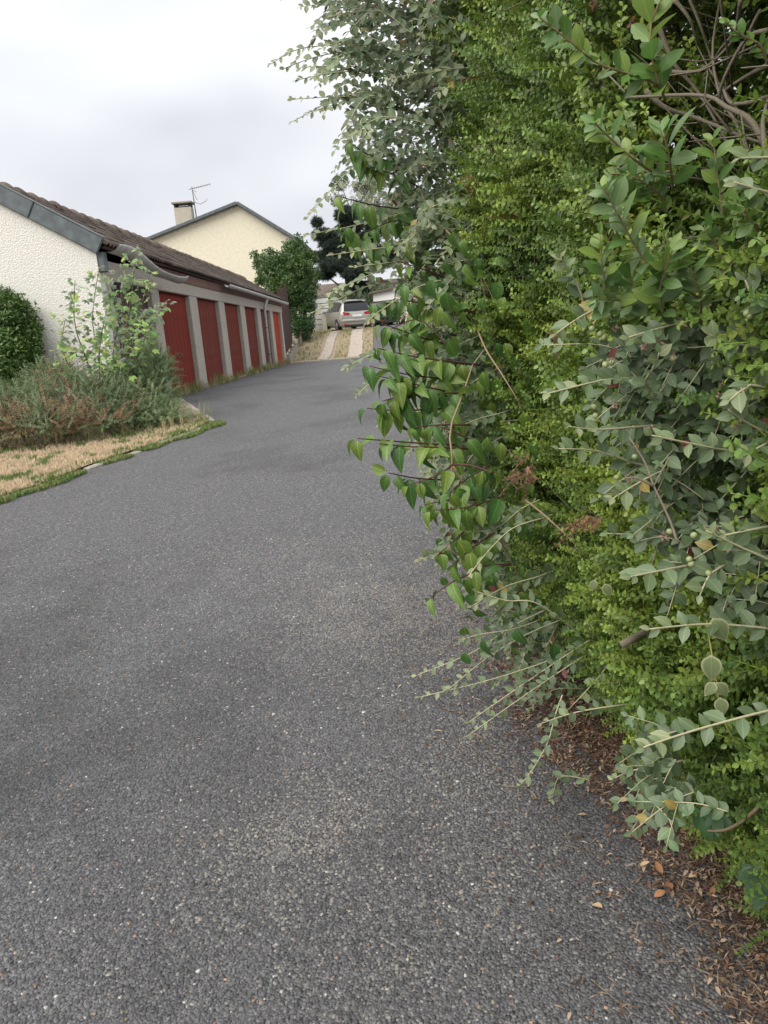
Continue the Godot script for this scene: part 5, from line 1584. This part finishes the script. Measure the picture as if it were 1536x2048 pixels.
	for s in [[Vector3(0.117, 1.085, -1.960), Vector3(0.140, 1.158, -1.947), Vector3(0.143, 1.242, -1.997), Vector3(0.187, 1.324, -2.068), Vector3(0.225, 1.397, -2.137)], [Vector3(0.140, 1.158, -1.947), Vector3(0.182, 1.074, -1.959), Vector3(0.263, 0.927, -2.029), Vector3(0.348, 0.726, -2.087)]]:
		var st := st_new()
		tube(st, curve(s, 9), 0.0032, 0.002, 6)
		part(st, "old_stem", M.tan_stem, g)
	# more leaves on the side shoots
	for i in 200:
		var f := rnd(2.0, 2.7)
		var y := rnd(0.55, 1.75)
		var p := Vector3(rnd(0.12, 0.42), y, -f)
		leaves.append([rng.randi() % 5, Transform3D(frame((Vector3.DOWN + rdir() * 0.5).normalized(), (Vector3(-0.4, 0.4, 0.8) + rdir() * 0.5).normalized()).scaled(Vector3.ONE * rnd(0.04, 0.06)), p), tones[rng.randi() % 4] * rnd(0.85, 1.15)])
	settle(g, meshes, M.corn, 300, tones)
	var red := tinted(M.corn, Color(0.28, 0.025, 0.05))
	put(meshes[0], "leaf", red, Transform3D(frame(Vector3(0.25, -1, 0.1), Vector3(-0.2, 0.2, 1)).scaled(Vector3.ONE * 0.036), Vector3(0.088, 0.965, -1.829)), g).set_meta("label", "single crimson leaf")
	put(meshes[2], "leaf", tinted(M.dry, Color(0.30, 0.20, 0.15)), Transform3D(frame(Vector3(0.0, -1, 0.1), Vector3(-0.8, 0.2, 0.4)).scaled(Vector3.ONE * 0.04), Vector3(0.114, 0.981, -1.833)), g).set_meta("label", "curled dry leaf")

func privet() -> void:
	rng.seed = 717
	var g := thing("privet", "broad-leaved privet shoots with bitten glossy leaves at the hedge top", "shrub", Vector3.ZERO)
	var meshes := []
	for i in 6:
		meshes.append(leaf_mesh(1.0, rnd(0.42, 0.54), 9, rnd(0.1, 0.35), rnd(-0.1, 0.25), 0.52, 0.8, 0.45 if i % 2 else 0.0))
	var tones := [Color(0.19, 0.38, 0.09), Color(0.26, 0.45, 0.10), Color(0.35, 0.52, 0.12), Color(0.28, 0.43, 0.19)]
	for q in [
		[[Vector3(0.384, 1.781, -1.101), Vector3(0.343, 1.792, -1.082), Vector3(0.284, 1.803, -1.052), Vector3(0.244, 1.822, -1.025), Vector3(0.206, 1.844, -1.009)], 0.036], [[Vector3(0.383, 1.765, -1.097), Vector3(0.362, 1.795, -1.073), Vector3(0.352, 1.838, -1.062), Vector3(0.366, 1.876, -1.050)], 0.055], [[Vector3(0.386, 1.675, -1.076), Vector3(0.354, 1.672, -1.054), Vector3(0.317, 1.687, -1.026), Vector3(0.277, 1.712, -1.000), Vector3(0.260, 1.720, -0.981)], 0.036], [[Vector3(0.384, 1.651, -1.071), Vector3(0.372, 1.666, -1.043), Vector3(0.355, 1.690, -1.007), Vector3(0.346, 1.708, -1.001)], 0.052], [[Vector3(0.375, 1.622, -1.064), Vector3(0.356, 1.647, -1.048), Vector3(0.315, 1.664, -1.021), Vector3(0.283, 1.665, -1.000)], 0.024],
		[[Vector3(0.429, 1.510, -1.090), Vector3(0.377, 1.538, -1.044), Vector3(0.331, 1.563, -1.018), Vector3(0.293, 1.608, -0.987), Vector3(0.266, 1.644, -0.964)], 0.042], [[Vector3(0.447, 1.589, -1.058), Vector3(0.433, 1.600, -1.029), Vector3(0.417, 1.646, -1.008), Vector3(0.406, 1.694, -0.999)], 0.036], [[Vector3(0.325, 1.478, -1.132), Vector3(0.304, 1.520, -1.090), Vector3(0.291, 1.558, -1.067), Vector3(0.285, 1.602, -1.057)], 0.038], [[Vector3(0.379, 1.487, -1.084), Vector3(0.357, 1.520, -1.040), Vector3(0.355, 1.549, -1.016), Vector3(0.359, 1.571, -1.000)], 0.045], [[Vector3(0.354, 1.490, -1.135), Vector3(0.338, 1.530, -1.093), Vector3(0.325, 1.569, -1.071)], 0.045], [[Vector3(0.427, 1.483, -1.084), Vector3(0.409, 1.516, -1.040), Vector3(0.386, 1.547, -1.016)], 0.042], [[Vector3(0.468, 1.769, -0.997), Vector3(0.450, 1.786, -0.980), Vector3(0.423, 1.796, -0.971), Vector3(0.403, 1.807, -0.963)], 0.020], [[Vector3(0.477, 1.574, -1.004), Vector3(0.443, 1.597, -0.977), Vector3(0.423, 1.618, -0.961)], 0.036], [[Vector3(0.443, 1.532, -1.044), Vector3(0.430, 1.569, -1.032), Vector3(0.405, 1.593, -1.017)], 0.036], [[Vector3(0.370, 1.503, -1.139), Vector3(0.320, 1.518, -1.090), Vector3(0.278, 1.521, -1.058)], 0.04], [[Vector3(0.455, 1.576, -1.003), Vector3(0.426, 1.552, -0.977), Vector3(0.401, 1.530, -0.961)], 0.022], [[Vector3(0.325, 1.585, -1.105), Vector3(0.307, 1.632, -1.064), Vector3(0.322, 1.652, -1.049)], 0.042]]:
		var s: Array = q[0]
		var len := 0.0
		for i in s.size() - 1:
			len += s[i].distance_to(s[i + 1])
		var n := maxi(3, int(len / (q[1] * 0.31)))
		var cv := curve(s, n)
		var st := st_new()
		tube(st, cv, 0.0019, 0.0009, 5)
		part(st, "stem", M.tan_stem, g)
		for i in range(1, n + 1):
			var d: Vector3 = (cv[mini(i + 1, n)] - cv[maxi(i - 1, 0)]).normalized()
			var side := d.cross((Vector3(-0.3, 0.3, 0.9) + rdir() * 0.5).normalized()).normalized()
			if i % 2:
				side = side.rotated(d, 1.2)
			for k in [-1.0, 1.0]:
				var dir: Vector3 = (d * rnd(0.45, 1.0) + side * k + Vector3.UP * 0.15 + rdir() * 0.2).normalized()
				var nr: Vector3 = (Vector3(-0.35, 0.7, 0.5) + rdir() * 0.5).normalized()
				var sz: float = q[1] * rnd(0.62, 1.0) * lerpf(1.0, 0.6, smoothstep(0.8, 1.0, float(i) / n))
				leaves.append([rng.randi() % 6, Transform3D(frame(dir, nr).scaled(Vector3.ONE * sz), cv[i]), tones[rng.randi() % 4] * rnd(0.85, 1.15)])
	settle(g, meshes, M.liga, 300, tones)
	# variegated trailing stem
	var v := thing("variegated_trailer", "thin trailing stem with pale-edged heart-shaped leaves on the hedge", "vine", Vector3.ZERO)
	var st := st_new()
	tube(st, curve([Vector3(0.377, 1.112, -0.925), Vector3(0.368, 1.094, -0.890), Vector3(0.372, 1.051, -0.880), Vector3(0.374, 1.015, -0.872), Vector3(0.381, 0.993, -0.867), Vector3(0.400, 0.957, -0.879)], 10), 0.0012, 0.0008, 4)
	part(st, "stem", tinted(M.dry, Color(0.30, 0.28, 0.08)), v)
	var inner := tinted(M.liga, Color(0.32, 0.42, 0.20))
	var rimm := tinted(M.liga, Color(0.70, 0.70, 0.42))
	for q in [[Vector3(0.360, 1.091, -0.868), Vector3(0.0, -1, 0.1), 0.034], [Vector3(0.364, 1.058, -0.861), Vector3(0.7, -1, 0.1), 0.024], [Vector3(0.362, 1.058, -0.861), Vector3(-0.7, -1, 0.1), 0.02], [Vector3(0.371, 1.035, -0.866), Vector3(0.1, -1, 0.2), 0.024], [Vector3(0.373, 1.126, -0.897), Vector3(0.5, -0.9, 0.1), 0.036], [Vector3(0.293, 1.100, -1.146), Vector3(-0.3, -0.9, 0.1), 0.018], [Vector3(0.308, 1.093, -1.145), Vector3(0.3, -0.9, 0.1), 0.022]]:
		var b := frame(q[1], Vector3(-0.3, 0.25, 0.9))
		var lf := put(leaf_mesh(q[2] * 1.1, q[2] * 0.70, 8, 0.18, 0.22, 0.34, 0.95), "leaf", rimm, Transform3D(b, q[0]), v)
		put(leaf_mesh(q[2] * 0.94, q[2] * 0.55, 8, 0.18, 0.20, 0.34, 0.95), "leaf_centre", inner, Transform3D(Basis.IDENTITY, Vector3(0, q[2] * 0.07, 0.0012)), lf)

# ---------------------------------------------------------------- litter under the hedge
const EDGE := [Vector3(0.654, 0.078, -1.396), Vector3(0.633, 0.084, -1.504), Vector3(0.602, 0.095, -1.711), Vector3(0.576, 0.112, -2.014), Vector3(0.463, 0.123, -2.228), Vector3(0.390, 0.134, -2.443), Vector3(0.378, 0.154, -2.807), Vector3(0.405, 0.170, -3.117), Vector3(0.462, 0.182, -3.345)]

func edge_x(f: float) -> float:
	if f <= -EDGE[0].z:
		return EDGE[0].x - 0.3 * (-EDGE[0].z - f)
	for i in EDGE.size() - 1:
		if f <= -EDGE[i + 1].z:
			return lerpf(EDGE[i].x, EDGE[i + 1].x, (f + EDGE[i].z) / (-EDGE[i + 1].z + EDGE[i].z))
	return EDGE[EDGE.size() - 1].x

func hedge_foot() -> void:
	rng.seed = 333
	var rows := []
	var f := 0.3
	while f < 5.2:
		rows.append(f)
		f += 0.06
	var s := part(sheet(rows, func(ff): return edge_x(ff) + 0.09 + 0.06 * wob.get_noise_2d(ff * 500, 1), func(_f): return 2.6, 20, 0.012, white), "soil", M.soil)
	kind(s, "structure", "dark soil strip under the hedge", "soil")
	var flake := leaf_mesh(1.0, 0.5, 3, 0.5, 0.5, 0.5, 0.8)
	var curlf := leaf_mesh(1.0, 0.28, 3, 0.9, -0.4, 0.45, 0.8)
	var bit := leaf_mesh(1.0, 0.10, 2, 0.3, 0.2, 0.5, 0.5)
	var where := [[], [], []]
	var tint := [[], [], []]
	for i in 42000:
		var ff := rnd(0.95, 4.4)
		var e := edge_x(ff)
		var off := rng.randfn() * 0.19 + 0.18 if rng.randf() < 0.88 else rnd(-0.5, 0.3)
		if off < -0.06 and rng.randf() < 0.7:
			continue
		if off < 0.0 and wob.get_noise_2d(ff * 500, off * 500) < -0.1:
			continue
		var p := Vector3(e + off, hgt(ff) + (0.016 if off > 0.05 else 0.005) + rnd(0, 0.008), -ff)
		var k := 0 if rng.randf() < 0.35 else (1 if rng.randf() < 0.4 else 2)
		var sz: float = [rnd(0.008, 0.02), rnd(0.009, 0.02), rnd(0.012, 0.045)][k]
		var n := (Vector3.UP + rdir() * 0.45).normalized()
		var dir := Vector3(rng.randfn(), 0, rng.randfn()).normalized()
		where[k].append(Transform3D(frame(dir, n).scaled(Vector3.ONE * sz), p))
		var c: Color = [Color(0.16, 0.10, 0.065), Color(0.10, 0.06, 0.042), Color(0.28, 0.20, 0.135), Color(0.17, 0.085, 0.05), Color(0.38, 0.29, 0.21)][rng.randi() % 5]
		tint[k].append(c * rnd(0.6, 1.15))
	for k in 3:
		kind(scatter(["leaf_litter", "curled_litter", "twig_litter"][k], [flake, curlf, bit][k], where[k], tint[k], M.dry), "stuff", ["brown crumbled leaf litter along the hedge foot", "curled reddish leaf scraps along the hedge foot", "fine dry twigs and stalks along the hedge foot"][k], "litter")
	# single fallen leaves that stand out
	var big := [leaf_mesh(1.0, 0.55, 5, 0.3, 0.35, 0.5, 0.8), leaf_mesh(1.0, 0.5, 5, 0.55, -0.35, 0.45, 0.8), leaf_mesh(1.0, 0.62, 5, 0.15, 0.2, 0.5, 0.8)]
	var fall := [Vector3(0.524, 0.110, -1.986), Vector3(0.562, 0.110, -1.989), Vector3(0.636, 0.110, -1.981), Vector3(0.609, 0.108, -1.955), Vector3(0.658, 0.110, -1.994), Vector3(0.747, 0.104, -1.877), Vector3(0.730, 0.102, -1.844), Vector3(0.783, 0.098, -1.763), Vector3(0.845, 0.098, -1.770), Vector3(0.756, 0.090, -1.614), Vector3(0.677, 0.090, -1.613), Vector3(0.597, 0.091, -1.644), Vector3(0.576, 0.091, -1.638), Vector3(0.590, 0.094, -1.695), Vector3(0.725, 0.087, -1.570), Vector3(0.682, 0.094, -1.687), Vector3(0.593, 0.104, -1.882), Vector3(0.624, 0.105, -1.885), Vector3(0.412, 0.089, -1.599), Vector3(0.544, 0.096, -1.730), Vector3(0.535, 0.132, -2.393), Vector3(0.564, 0.131, -2.374), Vector3(0.546, 0.159, -2.908), Vector3(0.461, 0.107, -1.937), Vector3(0.691, 0.107, -1.925), Vector3(0.537, 0.129, -2.332), Vector3(0.729, 0.080, -1.442), Vector3(0.661, 0.085, -1.516)]
	var looks := [[Color(0.45, 0.33, 0.20), "pale tan fallen leaf lying at the litter edge"], [Color(0.30, 0.05, 0.035), "red-brown fallen leaf lying on the hedge litter"], [Color(0.33, 0.16, 0.08), "rust-brown curled leaf lying on the hedge litter"], [Color(0.42, 0.27, 0.17), "light brown dead leaf lying on the hedge litter"]]
	var pick := [0, 0, 1, 1, 1, 3, 3, 2, 3, 2, 2, 2, 2, 2, 0, 0, 0, 0, 0, 0, 2, 2, 2, 0, 3, 1, 2, 3]
	for i in fall.size():
		var p: Vector3 = fall[i]
		var l: Array = looks[pick[i]]
		var o := put(big[i % 3], "fallen_leaf", tinted(M.dry, l[0] * rnd(0.8, 1.2)), Transform3D(frame(Vector3(rng.randfn(), 0.05, rng.randfn()).normalized(), (Vector3.UP + rdir() * 0.4).normalized()).scaled(Vector3.ONE * (rnd(0.022, 0.034) if i != 8 else 0.06)), Vector3(p.x, hgt(-p.z) + 0.018, p.z)))
		tag(o, ["evenly curved ", "tightly folded ", "broad flat "][i % 3] + l[1], "leaf", "fallen leaves at the hedge foot")
	# fallen twigs on the tarmac
	var sticks := [[[Vector3(0.245, 0.117, -2.110), Vector3(0.296, 0.116, -2.097), Vector3(0.347, 0.116, -2.106)], "thin grey twig lying on the tarmac near the drooping shoot", 0.0025], [[Vector3(0.337, 0.079, -1.416), Vector3(0.363, 0.077, -1.380), Vector3(0.401, 0.074, -1.330)], "long dark twig lying on the bare tarmac", 0.002], [[Vector3(0.571, 0.080, -1.425), Vector3(0.612, 0.078, -1.399), Vector3(0.652, 0.077, -1.369)], "bundle of pale dry stalks lying on the tarmac", 0.0028], [[Vector3(0.378, 0.102, -1.833), Vector3(0.399, 0.101, -1.825), Vector3(0.424, 0.100, -1.804)], "short straw-coloured stalk lying on the tarmac", 0.0016], [[Vector3(0.322, 0.148, -2.697), Vector3(0.382, 0.149, -2.711), Vector3(0.448, 0.148, -2.709)], "short brown stick lying beside the low grey shoots", 0.003]]
	for q in sticks:
		var pts := []
		for p in q[0]:
			pts.append(p + Vector3(0, 0.006, 0))
		var st := st_new()
		tube(st, curve(pts, 6), q[2], q[2] * 0.5, 5)
		var o := part(st, "fallen_twig", M.grey_bark)
		tag(o, q[1], "twig", "fallen twigs")
	# low green leaves at the foot
	var iv := thing("ground_ivy", "dark glossy ivy leaves at the foot of the hedge", "ivy", Vector3.ZERO)
	var lf := lobed_leaf(9, 0.06)
	rng.seed = 44
	var stv := st_new()
	tube(stv, curve([Vector3(0.801, 0.110, -1.990), Vector3(0.824, 0.099, -1.781), Vector3(0.823, 0.090, -1.624), Vector3(0.807, 0.085, -1.533)], 8), 0.003, 0.002, 5)
	part(stv, "stem", M.bark, iv)
	for p in [Vector3(0.572, 0.496, -1.475), Vector3(0.573, 0.495, -1.423), Vector3(0.573, 0.495, -1.372), Vector3(0.601, 0.497, -1.219), Vector3(0.599, 0.484, -1.195), Vector3(0.597, 0.501, -1.240), Vector3(0.549, 0.477, -1.470), Vector3(0.594, 0.513, -1.376)]:
		put(lf, "leaf", tinted(M.leaf, Color(0.04, 0.10, 0.04) * rnd(0.8, 1.4)), Transform3D(frame((Vector3(-0.4, -0.6, 0.3) + rdir() * 0.5).normalized(), Vector3(-0.5, 0.6, 0.5)), p), iv)
	# a low cane arching out at the foot
	var cane := thing("fallen_cane", "pale dead cane arching down from the hedge foot to the litter", "branch", Vector3.ZERO)
	var sc := st_new()
	tube(sc, curve([Vector3(0.604, 0.659, -1.205), Vector3(0.590, 0.595, -1.241), Vector3(0.574, 0.519, -1.306), Vector3(0.569, 0.444, -1.411)], 9), 0.004, 0.0022, 6)
	part(sc, "wood", M.tan_stem, cane)
